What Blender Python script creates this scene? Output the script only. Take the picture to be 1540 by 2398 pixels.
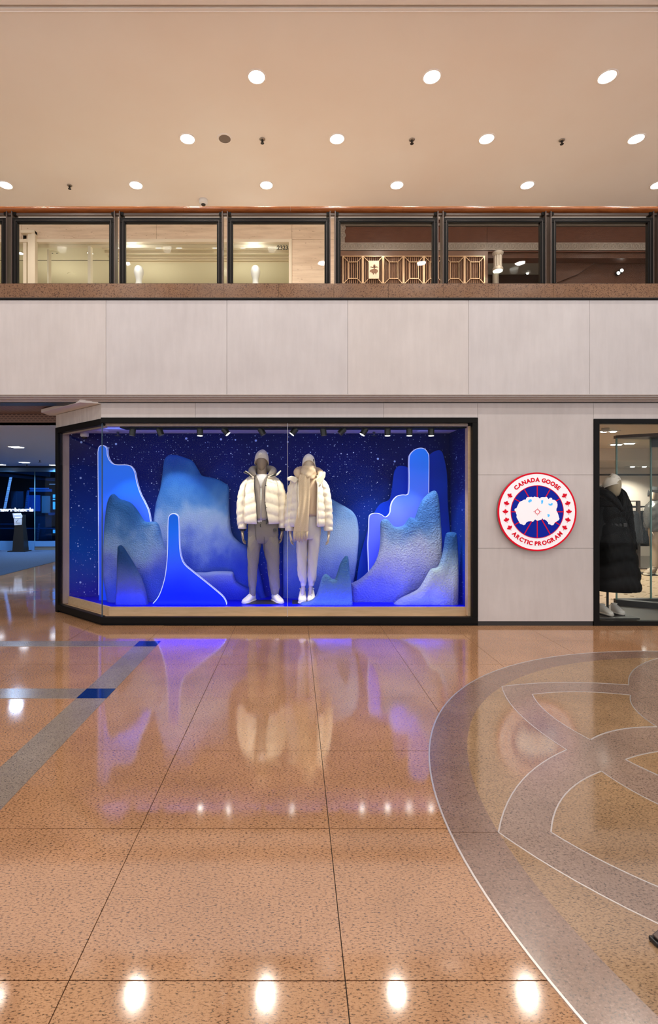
import bpy, bmesh, math, random
import numpy as np
from mathutils import Vector, Matrix

random.seed(7)
for o in list(bpy.data.objects):
    bpy.data.objects.remove(o)
scene = bpy.context.scene
C = scene.collection

# ------------------------------------------------------------------ camera
F, CX, CY, H = 1194.0, 690.0, 1172.0, 1.5       # focal length in pixels, vanishing point, camera height
cam_d = bpy.data.cameras.new('camera')
cam = bpy.data.objects.new('camera', cam_d)
C.objects.link(cam)
cam.location = (0, 0, H)
cam.rotation_euler = (math.pi / 2, 0, 0)
cam_d.sensor_fit = 'VERTICAL'
cam_d.sensor_height = 36
cam_d.sensor_width = 36
cam_d.lens = F * 36 / 2398
cam_d.shift_x = (770 - CX) / 2398
cam_d.shift_y = -(1199 - CY) / 2398
cam_d.clip_start = 0.05
cam_d.clip_end = 200
scene.camera = cam
scene.cycles.max_bounces = 8
scene.cycles.diffuse_bounces = 5
scene.cycles.glossy_bounces = 3
scene.cycles.transmission_bounces = 2
scene.cycles.transparent_max_bounces = 10
scene.cycles.use_light_tree = False
scene.cycles.caustics_reflective = False
scene.cycles.caustics_refractive = False

# ------------------------------------------------------------------ world, exposure, hall lighting
scene.view_settings.view_transform = 'Standard'
scene.view_settings.look = 'None'
scene.view_settings.gamma = 1
scene.view_settings.use_curve_mapping = False
scene.view_settings.exposure = 0.5
w = bpy.data.worlds.new('world')
scene.world = w
w.use_nodes = True
w.node_tree.nodes['Background'].inputs[0].default_value = (0.97, 0.96, 1.0, 1)
w.node_tree.nodes['Background'].inputs[1].default_value = 0.90

ZC = H + 5.25            # hall ceiling
LP, LX0, LY0 = 2.171, -0.4725, 6.319     # lattice of the ceiling downlights

def lamp(name, kind, loc, power, color=(1, 1, 1), target=None, parent=None, **kw):
    d = bpy.data.lights.new(name, kind)
    d.energy = power
    d.color = color
    for k, v in kw.items():
        setattr(d, k, v)
    o = bpy.data.objects.new(name, d)
    C.objects.link(o)
    o.location = loc
    if target is not None:
        o.rotation_euler = (Vector(target) - Vector(loc)).to_track_quat('-Z', 'Y').to_euler()
    if parent is not None:
        o.parent = parent
        o.location = Vector(loc) - Vector(wloc(parent))
    return o

# the hall downlights that go on over the viewer (same lattice as the ones in view)
for r in (1, 3, 5):
    for k in range(-2, 3):
        x = LX0 + LP * k + (LP / 2 if r % 2 else 0)
        lamp('hall_downlight', 'AREA', (x, LY0 - r * LP / 2, ZC - 0.03), 22, (1.0, 0.92, 0.84), shape='DISK', size=0.2)

# ------------------------------------------------------------------ materials
MATS = {}
def mat(name, col=(0.8, 0.8, 0.8), rough=0.5, metal=0.0, emit=None, es=0.0, spec=0.5):
    if name in MATS:
        return MATS[name]
    m = bpy.data.materials.new(name)
    m.use_nodes = True
    b = m.node_tree.nodes['Principled BSDF']
    b.inputs['Base Color'].default_value = (*col, 1)
    b.inputs['Roughness'].default_value = rough
    b.inputs['Metallic'].default_value = metal
    b.inputs['Specular IOR Level'].default_value = spec
    if emit:
        b.inputs['Emission Color'].default_value = (*emit, 1)
        b.inputs['Emission Strength'].default_value = es
        m.cycles.emission_sampling = 'NONE'
    MATS[name] = m
    return m

def s2l(r, g, b):
    return tuple(((c / 255 + 0.055) / 1.055) ** 2.4 if c > 10 else c / 255 / 12.92 for c in (r, g, b))

class NT:
    def __init__(self, m):
        self.t = m.node_tree
        self.b = self.t.nodes['Principled BSDF']
    def n(self, kind, **kw):
        nd = self.t.nodes.new(kind)
        for k, v in kw.items():
            setattr(nd, k, v)
        return nd
    def l(self, a, b):
        self.t.links.new(a, b)
    def pos(self, scale=(1, 1, 1)):
        g = self.n('ShaderNodeNewGeometry')
        mp = self.n('ShaderNodeMapping')
        mp.inputs['Scale'].default_value = scale
        self.l(g.outputs['Position'], mp.inputs['Vector'])
        return mp.outputs['Vector']
    def obj(self, scale=(1, 1, 1), out='Object'):
        g = self.n('ShaderNodeTexCoord')
        mp = self.n('ShaderNodeMapping')
        mp.inputs['Scale'].default_value = scale
        self.l(g.outputs[out], mp.inputs['Vector'])
        return mp.outputs['Vector']
    def noise(self, vec, scale, detail=3, rough=0.5):
        nd = self.n('ShaderNodeTexNoise')
        nd.inputs['Scale'].default_value = scale
        nd.inputs['Detail'].default_value = detail
        nd.inputs['Roughness'].default_value = rough
        self.l(vec, nd.inputs['Vector'])
        return nd.outputs['Fac']
    def ramp(self, fac, stops, interp='LINEAR'):
        r = self.n('ShaderNodeValToRGB')
        r.color_ramp.interpolation = interp
        e = r.color_ramp.elements
        while len(e) < len(stops):
            e.new(0.5)
        for el, (p, c) in zip(e, stops):
            el.position = p
            el.color = (*c, 1) if len(c) == 3 else c
        self.l(fac, r.inputs['Fac'])
        return r.outputs['Color']
    def mix(self, fac, a, b, mode='MIX'):
        nd = self.n('ShaderNodeMix', data_type='RGBA', blend_type=mode)
        if isinstance(fac, (int, float)):
            nd.inputs[0].default_value = fac
        else:
            self.l(fac, nd.inputs[0])
        for sock, v in ((6, a), (7, b)):
            if isinstance(v, tuple):
                nd.inputs[sock].default_value = (*v, 1)
            else:
                self.l(v, nd.inputs[sock])
        return nd.outputs[2]
    def math(self, op, a, b=None):
        nd = self.n('ShaderNodeMath', operation=op)
        for i, v in enumerate((a, b)):
            if v is None:
                continue
            if isinstance(v, (int, float)):
                nd.inputs[i].default_value = v
            else:
                self.l(v, nd.inputs[i])
        return nd.outputs[0]
    def bump(self, height, strength=0.3, dist=0.01):
        bp = self.n('ShaderNodeBump')
        bp.inputs['Strength'].default_value = strength
        bp.inputs['Distance'].default_value = dist
        self.l(height, bp.inputs['Height'])
        self.l(bp.outputs['Normal'], self.b.inputs['Normal'])
    def col(self, c):
        self.l(c, self.b.inputs['Base Color'])

def granite(name, base, light, dark, mid, rough=0.09, scale=1.0, thr=0.432, spec=0.6, aniso=2.3):
    m = mat(name, base, rough, spec=spec)
    m.node_tree.nodes['Principled BSDF'].inputs['IOR'].default_value = 2.25 if rough < 0.22 else 1.5
    t = NT(m)
    v = t.pos((scale, scale * aniso, scale))
    n1 = t.noise(v, 80, 6, 0.68)
    c1 = t.ramp(n1, [(thr - 0.055, dark), (thr, mid), (thr + 0.04, base), (0.56, base), (0.68, light)])
    v2 = t.pos((1, 1, 1))
    n2 = t.noise(v2, 1.7, 4, 0.6)
    tone = t.ramp(n2, [(0.3, (0.82, 0.80, 0.78)), (0.7, (1.1, 1.1, 1.1))])
    t.col(t.mix(1.0, c1, tone, 'MULTIPLY'))
    n3 = t.noise(v2, 5, 2)
    t.l(t.ramp(n3, [(0.3, (rough * 0.8,) * 3), (0.7, (rough * 1.25,) * 3)]), t.b.inputs['Roughness'])
    return m

granite('granite_peach', (0.46, 0.25, 0.128), (0.55, 0.325, 0.185), (0.05, 0.024, 0.011), (0.25, 0.125, 0.06), rough=0.075)
granite('granite_tan', (0.345, 0.22, 0.12), (0.42, 0.28, 0.165), (0.08, 0.045, 0.022), (0.21, 0.13, 0.07), rough=0.10, scale=1.2)
granite('granite_ring', (0.235, 0.145, 0.105), (0.33, 0.22, 0.165), (0.09, 0.055, 0.04), (0.17, 0.105, 0.075), rough=0.2, scale=1.3, aniso=1.3)
granite('granite_mauve', (0.28, 0.195, 0.15), (0.36, 0.26, 0.205), (0.09, 0.06, 0.045), (0.19, 0.125, 0.095), rough=0.16, scale=1.3, aniso=1.3)
granite('granite_grey', (0.27, 0.225, 0.185), (0.36, 0.31, 0.26), (0.10, 0.08, 0.065), (0.19, 0.155, 0.125), rough=0.2, scale=1.8, aniso=1.2)
granite('granite_curb', (0.21, 0.115, 0.062), (0.26, 0.15, 0.085), (0.06, 0.03, 0.017), (0.14, 0.073, 0.04), rough=0.22, scale=1.0, aniso=1.0)
granite('granite_cream', (0.66, 0.54, 0.42), (0.72, 0.60, 0.48), (0.3, 0.22, 0.15), (0.5, 0.4, 0.3), rough=0.25)
mat('stone_blue', (0.004, 0.022, 0.13), 0.07)
mat('grout', (0.07, 0.05, 0.035), 0.8)
mat('strip_metal', (0.82, 0.79, 0.77), 0.35, 0.85)

def limestone(name, base, streak=0.03):
    m = mat(name, base, 0.65, spec=0.3)
    t = NT(m)
    v = t.pos((3.5, 3.5, 0.5))
    n1 = t.noise(v, 4.5, 6, 0.62)
    v2 = t.pos()
    n2 = t.noise(v2, 1.6, 4, 0.6)
    n3 = t.noise(v2, 180, 2, 0.5)
    a = tuple(c * (1 - streak * 1.5) for c in base)
    b = tuple(min(1, c * (1 + streak)) for c in base)
    c = t.mix(1.0, t.ramp(n1, [(0.3, a), (0.7, b)]), t.ramp(n2, [(0.25, (0.93, 0.92, 0.92)), (0.75, (1.05, 1.05, 1.05))]), 'MULTIPLY')
    t.col(c)
    t.bump(n3, 0.12, 0.002)
    return m
limestone('limestone', (0.565, 0.55, 0.555))
limestone('limestone_warm', (0.585, 0.56, 0.55))
limestone('moulding_stone', (0.50, 0.45, 0.42))
limestone('travertine_wood', (0.56, 0.52, 0.48), 0.12)

def travertine():
    m = mat('travertine', (0.72, 0.56, 0.40), 0.5)
    t = NT(m)
    v = t.pos((0.5, 0.5, 5))
    n1 = t.noise(v, 3, 6, 0.6)
    v2 = t.pos((1.5, 1.5, 6))
    n2 = t.noise(v2, 9, 4, 0.7)
    c = t.ramp(n1, [(0.3, (0.62, 0.47, 0.33)), (0.55, (0.76, 0.60, 0.44)), (0.75, (0.82, 0.68, 0.52))])
    pits = t.ramp(n2, [(0.30, (0.35, 0.25, 0.17)), (0.36, (1, 1, 1))])
    t.col(t.mix(1.0, c, pits, 'MULTIPLY'))
travertine()

def wood(name, a, b, rough=0.4, sc=(1.2, 8, 8), nscale=5, spec=0.5):
    m = mat(name, a, rough, spec=spec)
    t = NT(m)
    v = t.pos(sc)
    n1 = t.noise(v, nscale, 6, 0.6)
    t.col(t.ramp(n1, [(0.3, a), (0.7, b)]))
    return m
wood('handrail_wood', (0.20, 0.055, 0.012), (0.36, 0.115, 0.025), 0.22)
wood('walnut', (0.085, 0.032, 0.018), (0.14, 0.058, 0.034), 0.4, spec=0.25)
wood('walnut_light', (0.15, 0.075, 0.045), (0.22, 0.115, 0.07), 0.35)
wood('slat_wood', (0.22, 0.10, 0.05), (0.33, 0.165, 0.085), 0.45, (8, 8, 1.2))
wood('sill_wood', (0.55, 0.37, 0.22), (0.66, 0.46, 0.29), 0.38, (1, 8, 10), 4)
wood('liner_wood', (0.36, 0.27, 0.235), (0.45, 0.34, 0.29), 0.45, (9, 9, 1.0), 4)
wood('oak_plank', (0.46, 0.32, 0.20), (0.60, 0.44, 0.29), 0.32, (5, 5, 5), 3)

mat('ceiling_paint', (0.93, 0.87, 0.81), 0.7, spec=0.2)
t = NT(MATS['ceiling_paint'])
t.col(t.ramp(t.noise(t.pos(), 0.8, 3), [(0.3, (0.92, 0.85, 0.78)), (0.7, (0.94, 0.90, 0.85))]))
mat('white_paint', (0.78, 0.76, 0.73), 0.6, spec=0.3)
mat('cool_paint', (0.50, 0.59, 0.80), 0.6, spec=0.3)
mat('cream_paint', (0.74, 0.69, 0.53), 0.5, spec=0.3)
mat('cream_trim', (0.78, 0.68, 0.52), 0.5)
mat('beige_wall', (0.66, 0.58, 0.50), 0.6)
mat('black_metal', (0.005, 0.0045, 0.004), 0.38, 0.0, spec=0.12)
mat('brown_metal', (0.085, 0.062, 0.052), 0.35, 0.4)
mat('dark_metal', (0.03, 0.028, 0.027), 0.4, 0.3)
mat('bead_metal', (0.02, 0.016, 0.013), 0.35, 0.3)
mat('dark_floor', (0.085, 0.075, 0.066), 0.3)
mat('brass', (0.72, 0.52, 0.33), 0.28, 1.0)
mat('plaque_metal', (0.75, 0.62, 0.46), 0.45, 0.7)
mat('frieze_grey', (0.27, 0.225, 0.185), 0.55, 0.3)
mat('frieze_line', (0.43, 0.37, 0.31), 0.5, 0.3)
mat('black_plastic', (0.01, 0.01, 0.01), 0.35)
mat('grey_grille', (0.22, 0.18, 0.155), 0.7)
mat('nickel', (0.35, 0.30, 0.25), 0.35, 0.9)
mat('lamp_lens', (1, 1, 1), 0.4, emit=(1.0, 0.95, 0.88), es=7)
mat('lamp_lens_cool', (1, 1, 1), 0.4, emit=(0.85, 0.90, 1.0), es=6)
mat('lamp_lens_small', (1, 1, 1), 0.4, emit=(1.0, 0.97, 0.92), es=10)
mat('lamp_lens_green', (1, 1, 1), 0.4, emit=(0.90, 1.0, 0.72), es=1.3)
mat('display_ceiling', (0.60, 0.63, 0.88), 0.6)  # blue of the light wash is put into this paint
mat('deck_blue', (0.001, 0.002, 0.8), 0.3, spec=0.1)
mat('ink', (0.02, 0.02, 0.02), 0.5)

def glass(name, tint=(0.97, 0.985, 0.98), ior=1.42, extra=0.0):
    m = bpy.data.materials.new(name)
    m.use_nodes = True
    nt = m.node_tree
    nt.nodes.clear()
    out = nt.nodes.new('ShaderNodeOutputMaterial')
    tr = nt.nodes.new('ShaderNodeBsdfTransparent')
    tr.inputs[0].default_value = (*tint, 1)
    gl = nt.nodes.new('ShaderNodeBsdfGlossy')
    gl.inputs['Roughness'].default_value = 0.01
    lw = nt.nodes.new('ShaderNodeLayerWeight')
    lw.inputs['Blend'].default_value = 0.5
    pw = nt.nodes.new('ShaderNodeMath'); pw.operation = 'POWER'; pw.inputs[1].default_value = 5
    nt.links.new(lw.outputs['Facing'], pw.inputs[0])
    r0 = ((ior - 1) / (ior + 1)) ** 2
    fr = nt.nodes.new('ShaderNodeMath'); fr.operation = 'MULTIPLY_ADD'; fr.inputs[1].default_value = 1 - r0; fr.inputs[2].default_value = r0
    nt.links.new(pw.outputs[0], fr.inputs[0])
    mx = nt.nodes.new('ShaderNodeMixShader')
    nt.links.new(fr.outputs[0], mx.inputs[0])
    nt.links.new(tr.outputs[0], mx.inputs[1])
    nt.links.new(gl.outputs[0], mx.inputs[2])
    nt.links.new(mx.outputs[0], out.inputs[0])
    MATS[name] = m
    return m
glass('clear_glass', ior=1.12)
glass('rail_glass', (0.97, 0.975, 0.96), 1.18)
glass('store_glass', (0.96, 0.98, 0.98), 1.2)
glass('blue_glass', (0.42, 0.62, 0.80), 1.2)
mat('glass_edge', (0.16, 0.32, 0.30), 0.15)
mat('glass_edge_blue', (0.02, 0.06, 0.10), 0.15)
mat('glass_joint', (0.45, 0.48, 0.55), 0.3)

# printed night sky of the display
def sky_print():
    m = mat('night_sky_print', (0.0, 0.01, 0.2), 0.55, spec=0.08)
    t = NT(m)
    g = t.n('ShaderNodeNewGeometry')
    sp = t.n('ShaderNodeSeparateXYZ')
    t.l(g.outputs['Position'], sp.inputs[0])
    zz = t.math('DIVIDE', t.math('SUBTRACT', sp.outputs['Z'], 0.19), 2.23)
    n0 = t.noise(t.pos(), 1.3, 3, 0.5)
    zz = t.math('ADD', zz, t.math('MULTIPLY', t.math('SUBTRACT', n0, 0.5), 0.5))
    base = t.ramp(zz, [(0.0, (0.002, 0.010, 0.42)), (0.30, (0.002, 0.055, 0.42)), (0.58, (0.002, 0.022, 0.26)), (0.80, (0.002, 0.006, 0.13)), (1.0, (0.001, 0.004, 0.085))])
    cmb = t.n('ShaderNodeCombineXYZ')
    t.l(t.math('ADD', sp.outputs['X'], sp.outputs['Y']), cmb.inputs[0])
    t.l(sp.outputs['Z'], cmb.inputs[1])
    msk = t.noise(cmb.outputs[0], 2.2, 2)
    out = base
    for sc, thr, keep, colr in ((30, 0.16, 0.50, (0.30, 0.45, 0.95)), (12, 0.10, 0.42, (0.5, 0.66, 1.0)), (4.2, 0.07, 0.35, (0.35, 0.5, 1.0))):
        v = t.n('ShaderNodeTexVoronoi', voronoi_dimensions='2D')
        v.inputs['Scale'].default_value = sc
        t.l(cmb.outputs[0], v.inputs['Vector'])
        s2 = t.n('ShaderNodeSeparateColor')
        t.l(v.outputs['Color'], s2.inputs[0])
        size = t.math('MULTIPLY', t.math('POWER', s2.outputs[0], 2.0), thr)
        hit = t.math('LESS_THAN', v.outputs['Distance'], size)
        on = t.math('GREATER_THAN', t.math('ADD', s2.outputs[1], t.math('MULTIPLY', msk, 0.7)), 0.72 + keep * 0.4)
        out = t.mix(t.math('MULTIPLY', hit, on), out, colr)
    t.col(out)
sky_print()

def rock_mat(name, stops, warp=0.25, bump=0.5, gscale=62):
    m = mat(name, (0.2, 0.3, 0.7), 0.62, spec=0.12)
    t = NT(m)
    g = t.n('ShaderNodeTexCoord')
    sp = t.n('ShaderNodeSeparateXYZ')
    t.l(g.outputs['Generated'], sp.inputs[0])
    n0 = t.noise(t.pos((1, 1, 0.8)), 3.0, 3, 0.55)
    z = t.math('ADD', sp.outputs['Z'], t.math('MULTIPLY', t.math('SUBTRACT', n0, 0.5), warp * 2))
    t.col(t.ramp(z, stops, 'B_SPLINE'))
    n1 = t.noise(t.pos(), gscale, 3, 0.55)
    t.bump(n1, min(1.0, bump * 1.6), 0.026)
    return m
NAVY, MIDB, SKYB, PALE, LAV, ROYAL = (0.006, 0.04, 0.16), (0.012, 0.12, 0.46), (0.07, 0.27, 0.62), (0.36, 0.48, 0.66), (0.24, 0.26, 0.66), (0.012, 0.045, 0.55)
rock_mat('rock_left', [(0.0, (0.05, 0.08, 0.52)), (0.2, (0.03, 0.09, 0.55)), (0.36, (0.13, 0.17, 0.6)), (0.5, (0.26, 0.40, 0.64)), (0.66, (0.015, 0.14, 0.45)), (1.0, NAVY)])
rock_mat('rock_back', [(0.0, (0.006, 0.03, 0.5)), (0.28, (0.03, 0.08, 0.6)), (0.42, (0.22, 0.34, 0.74)), (0.54, PALE), (0.68, (0.03, 0.22, 0.6)), (1.0, (0.008, 0.05, 0.38))], bump=0.3)
rock_mat('rock_small', [(0.0, (0.02, 0.04, 0.36)), (0.3, (0.10, 0.12, 0.36)), (0.55, (0.07, 0.12, 0.32)), (0.75, (0.008, 0.05, 0.19)), (1.0, (0.006, 0.045, 0.16))], warp=0.15)
rock_mat('rock_pale', [(0.0, (0.02, 0.06, 0.6)), (0.3, (0.12, 0.2, 0.72)), (0.55, (0.5, 0.66, 0.80)), (0.75, (0.2, 0.4, 0.72)), (1.0, (0.05, 0.2, 0.62))], warp=0.18, bump=0.35)
rock_mat('rock_right', [(0.0, (0.08, 0.10, 0.55)), (0.2, (0.16, 0.18, 0.58)), (0.36, (0.36, 0.38, 0.66)), (0.5, (0.5, 0.55, 0.70)), (0.64, (0.11, 0.25, 0.52)), (0.8, (0.03, 0.12, 0.40)), (1.0, (0.08, 0.2, 0.46))], warp=0.16, bump=0.75, gscale=46)
rock_mat('rock_mid', [(0.0, (0.07, 0.12, 0.42)), (0.4, (0.12, 0.22, 0.5)), (0.7, (0.055, 0.17, 0.42)), (1.0, (0.05, 0.15, 0.36))], warp=0.15, bump=0.6, gscale=46)
rock_mat('rock_corner', [(0.0, (0.16, 0.18, 0.5)), (0.22, (0.36, 0.38, 0.6)), (0.42, (0.55, 0.62, 0.68)), (0.6, (0.3, 0.48, 0.64)), (0.78, (0.03, 0.13, 0.38)), (1.0, (0.02, 0.10, 0.34))], warp=0.12, bump=0.75, gscale=46)
rock_mat('rock_low', [(0.0, (0.006, 0.02, 0.6)), (0.5, (0.03, 0.06, 0.65)), (0.8, (0.14, 0.18, 0.72)), (1.0, (0.3, 0.38, 0.75))], warp=0.1, bump=0.3)
mat('board_blue', (0.002, 0.045, 0.6), 0.5, spec=0.08)

def slab_mat(name, stops, emit=0.25):
    m = mat(name, (0.01, 0.12, 0.8), 0.35, spec=0.1)
    t = NT(m)
    g = t.n('ShaderNodeTexCoord')
    sp = t.n('ShaderNodeSeparateXYZ')
    t.l(g.outputs['Generated'], sp.inputs[0])
    n0 = t.noise(t.pos(), 2.2, 1, 0.4)
    z = t.math('ADD', sp.outputs['Z'], t.math('MULTIPLY', t.math('SUBTRACT', n0, 0.5), 0.25))
    c = t.ramp(z, stops, 'B_SPLINE')
    t.col(c)
    t.l(c, t.b.inputs['Emission Color'])
    t.b.inputs['Emission Strength'].default_value = emit
    m.cycles.emission_sampling = 'NONE'
slab_mat('slab_left', [(0.0, (0.0, 0.05, 0.8)), (0.5, (0.05, 0.13, 0.95)), (0.75, (0.0, 0.13, 0.95)), (1.0, (0.03, 0.16, 0.7))])
slab_mat('slab_front', [(0.0, (0.0, 0.008, 0.55)), (0.25, (0.0, 0.02, 0.85)), (0.5, (0.03, 0.10, 0.9)), (0.8, (0.0, 0.13, 0.9)), (1.0, (0.0, 0.1, 0.7))])
slab_mat('slab_right', [(0.0, (0.0, 0.03, 0.85)), (0.35, (0.09, 0.12, 0.95)), (0.6, (0.13, 0.18, 0.98)), (0.85, (0.02, 0.14, 0.95)), (1.0, (0.01, 0.2, 0.9))])
mat('slab_rim', (0.6, 0.68, 0.9), 0.25, emit=(0.45, 0.5, 0.95), es=0.3)

# cloth
def cloth(name, col, rough=0.75, bump=0.0, bs=200, var=0.1, spec=0.3, sheen=0.0):
    m = mat(name, col, rough, spec=spec)
    t = NT(m)
    n = t.noise(t.pos(), bs, 3, 0.6)
    t.col(t.ramp(n, [(0.35, tuple(c * (1 - var) for c in col)), (0.65, tuple(min(1, c * (1 + var)) for c in col))]))
    if bump:
        t.bump(n, bump, 0.004)
    return m
cloth('down_cream', (0.80, 0.72, 0.58), 0.42, 0.25, 34, 0.03, 0.5)
cloth('down_black', (0.003, 0.003, 0.0035), 0.5, 0.4, 30, 0.1, 0.15)
cloth('down_dark', (0.02, 0.02, 0.023), 0.4, 0.4, 30, 0.1)
cloth('shell_grey', (0.06, 0.056, 0.052), 0.22, 0.8, 22, 0.2, 0.7)
cloth('jersey_grey', (0.33, 0.29, 0.26), 0.9, 0.15, 300, 0.12)
cloth('jersey_dark', (0.21, 0.185, 0.155), 0.9, 0.15, 400, 0.22)
cloth('jersey_light', (0.54, 0.50, 0.49), 0.9, 0.15, 400, 0.1)
cloth('tee_white', (0.84, 0.82, 0.82), 0.85)
cloth('wool_beige', (0.60, 0.47, 0.33), 0.95, 0.2, 120, 0.08)
cloth('sweater_beige', (0.56, 0.42, 0.30), 0.9, 0.1, 200, 0.05)
cloth('beanie_grey', (0.60, 0.54, 0.49), 0.95, 0.3, 150, 0.08)
cloth('beanie_cream', (0.82, 0.77, 0.70), 0.95, 0.3, 150, 0.05)
cloth('cap_black', (0.02, 0.02, 0.02), 0.8)
cloth('trouser_tan', (0.42, 0.32, 0.24), 0.85)
cloth('carpet_blue', (0.028, 0.048, 0.085), 0.95, 0.3, 60, 0.3)
mat('mannequin_taupe', (0.255, 0.195, 0.145), 0.5)
mat('mannequin_sand', (0.52, 0.43, 0.33), 0.5)
mat('mannequin_ivory', (0.42, 0.35, 0.24), 0.45)
mat('mannequin_white', (0.9, 0.88, 0.85), 0.4)
mat('shoe_white', (0.74, 0.70, 0.64), 0.45)
mat('shoe_sole', (0.66, 0.60, 0.52), 0.6)
mat('lace_white', (0.82, 0.80, 0.77), 0.8)
mat('zip_black', (0.008, 0.008, 0.008), 0.4)
mat('zip_cream', (0.80, 0.76, 0.68), 0.5)
mat('shade_lens', (0.02, 0.015, 0.01), 0.1)
mat('badge_red', (0.55, 0.02, 0.02), 0.5)
# backlit emblem
mat('sign_white', (0.80, 0.79, 0.82), 0.25, emit=(0.95, 0.94, 1.0), es=0.2)
mat('sign_red', (0.55, 0.004, 0.02), 0.35, spec=0.1, emit=(0.6, 0.0, 0.012), es=0.25)
mat('sign_blue', (0.003, 0.012, 0.22), 0.35, spec=0.1, emit=(0.0, 0.012, 0.26), es=0.35)
mat('sign_lake', (0.05, 0.42, 0.9), 0.25, emit=(0.05, 0.45, 0.95), es=0.3)
mat('sign_side', (0.30, 0.27, 0.25), 0.3, 0.7)
# far shop
mat('shop_dark', (0.004, 0.008, 0.018), 0.3)
mat('shop_teal', (0.008, 0.035, 0.055), 0.4)
mat('shop_blue', (0.012, 0.05, 0.16), 0.4, emit=(0.01, 0.05, 0.3), es=0.35)
mat('shop_plinth', (0.10, 0.24, 0.45), 0.4)
mat('shop_beam', (0.03, 0.09, 0.17), 0.4)
mat('shop_tan', (0.22, 0.20, 0.16), 0.6)
mat('glow_white', (1, 1, 1), 0.4, emit=(0.62, 0.68, 1.0), es=1.0)
mat('led_cyan', (0.2, 0.6, 0.8), 0.4, emit=(0.16, 0.6, 0.9), es=0.8)
mat('letter_glow', (0.8, 0.85, 0.95), 0.4, emit=(0.66, 0.74, 0.95), es=0.8)
mat('paper', (0.5, 0.52, 0.55), 0.5, emit=(0.5, 0.55, 0.7), es=0.25)
def mesh_mat():
    m = mat('mesh_soffit', (0.2, 0.13, 0.1), 0.5)
    t = NT(m)
    ch = t.n('ShaderNodeTexBrick')
    ch.inputs['Scale'].default_value = 1.0
    ch.inputs['Mortar Size'].default_value = 0.012
    ch.inputs['Brick Width'].default_value = 0.06
    ch.inputs['Row Height'].default_value = 0.03
    ch.inputs['Color1'].default_value = (0.02, 0.012, 0.01, 1)
    ch.inputs['Color2'].default_value = (0.03, 0.018, 0.014, 1)
    ch.inputs['Mortar'].default_value = (0.26, 0.165, 0.13, 1)
    g = t.n('ShaderNodeNewGeometry')
    sp = t.n('ShaderNodeSeparateXYZ')
    t.l(g.outputs['Position'], sp.inputs[0])
    cm = t.n('ShaderNodeCombineXYZ')
    t.l(sp.outputs['X'], cm.inputs[0])
    t.l(t.math('ADD', sp.outputs['Y'], sp.outputs['Z']), cm.inputs[1])
    t.l(cm.outputs[0], ch.inputs['Vector'])
    t.col(ch.outputs['Color'])
mesh_mat()

# ------------------------------------------------------------------ helpers
def wloc(o):
    l = Vector((0, 0, 0))
    while o is not None:
        l += o.location
        o = o.parent
    return l

def PX(px, Y): return (px - CX) * Y / F
def PZ(py, Y): return H + (CY - py) * Y / F
def P(px, py, Y): return (PX(px, Y), Y, PZ(py, Y))
def FY(py): return F * H / (py - CY)            # depth of a floor point
def FP(px, py):
    Y = FY(py)
    return (PX(px, Y), Y)

def catmull(pts, n, closed=False):
    pts = [np.array(p, float) for p in pts]
    m = len(pts)
    out = []
    segs = m if closed else m - 1
    for i in range(segs):
        if closed:
            p0, p1, p2, p3 = pts[(i - 1) % m], pts[i], pts[(i + 1) % m], pts[(i + 2) % m]
        else:
            p1, p2 = pts[i], pts[i + 1]
            p0 = pts[i - 1] if i > 0 else 2 * p1 - p2
            p3 = pts[i + 2] if i + 2 < m else 2 * p2 - p1
        for k in range(n):
            u = k / n
            out.append(0.5 * (2 * p1 + (p2 - p0) * u + (2 * p0 - 5 * p1 + 4 * p2 - p3) * u * u + (3 * p1 - p0 - 3 * p2 + p3) * u ** 3))
    if not closed:
        out.append(pts[-1])
    return out

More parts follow.
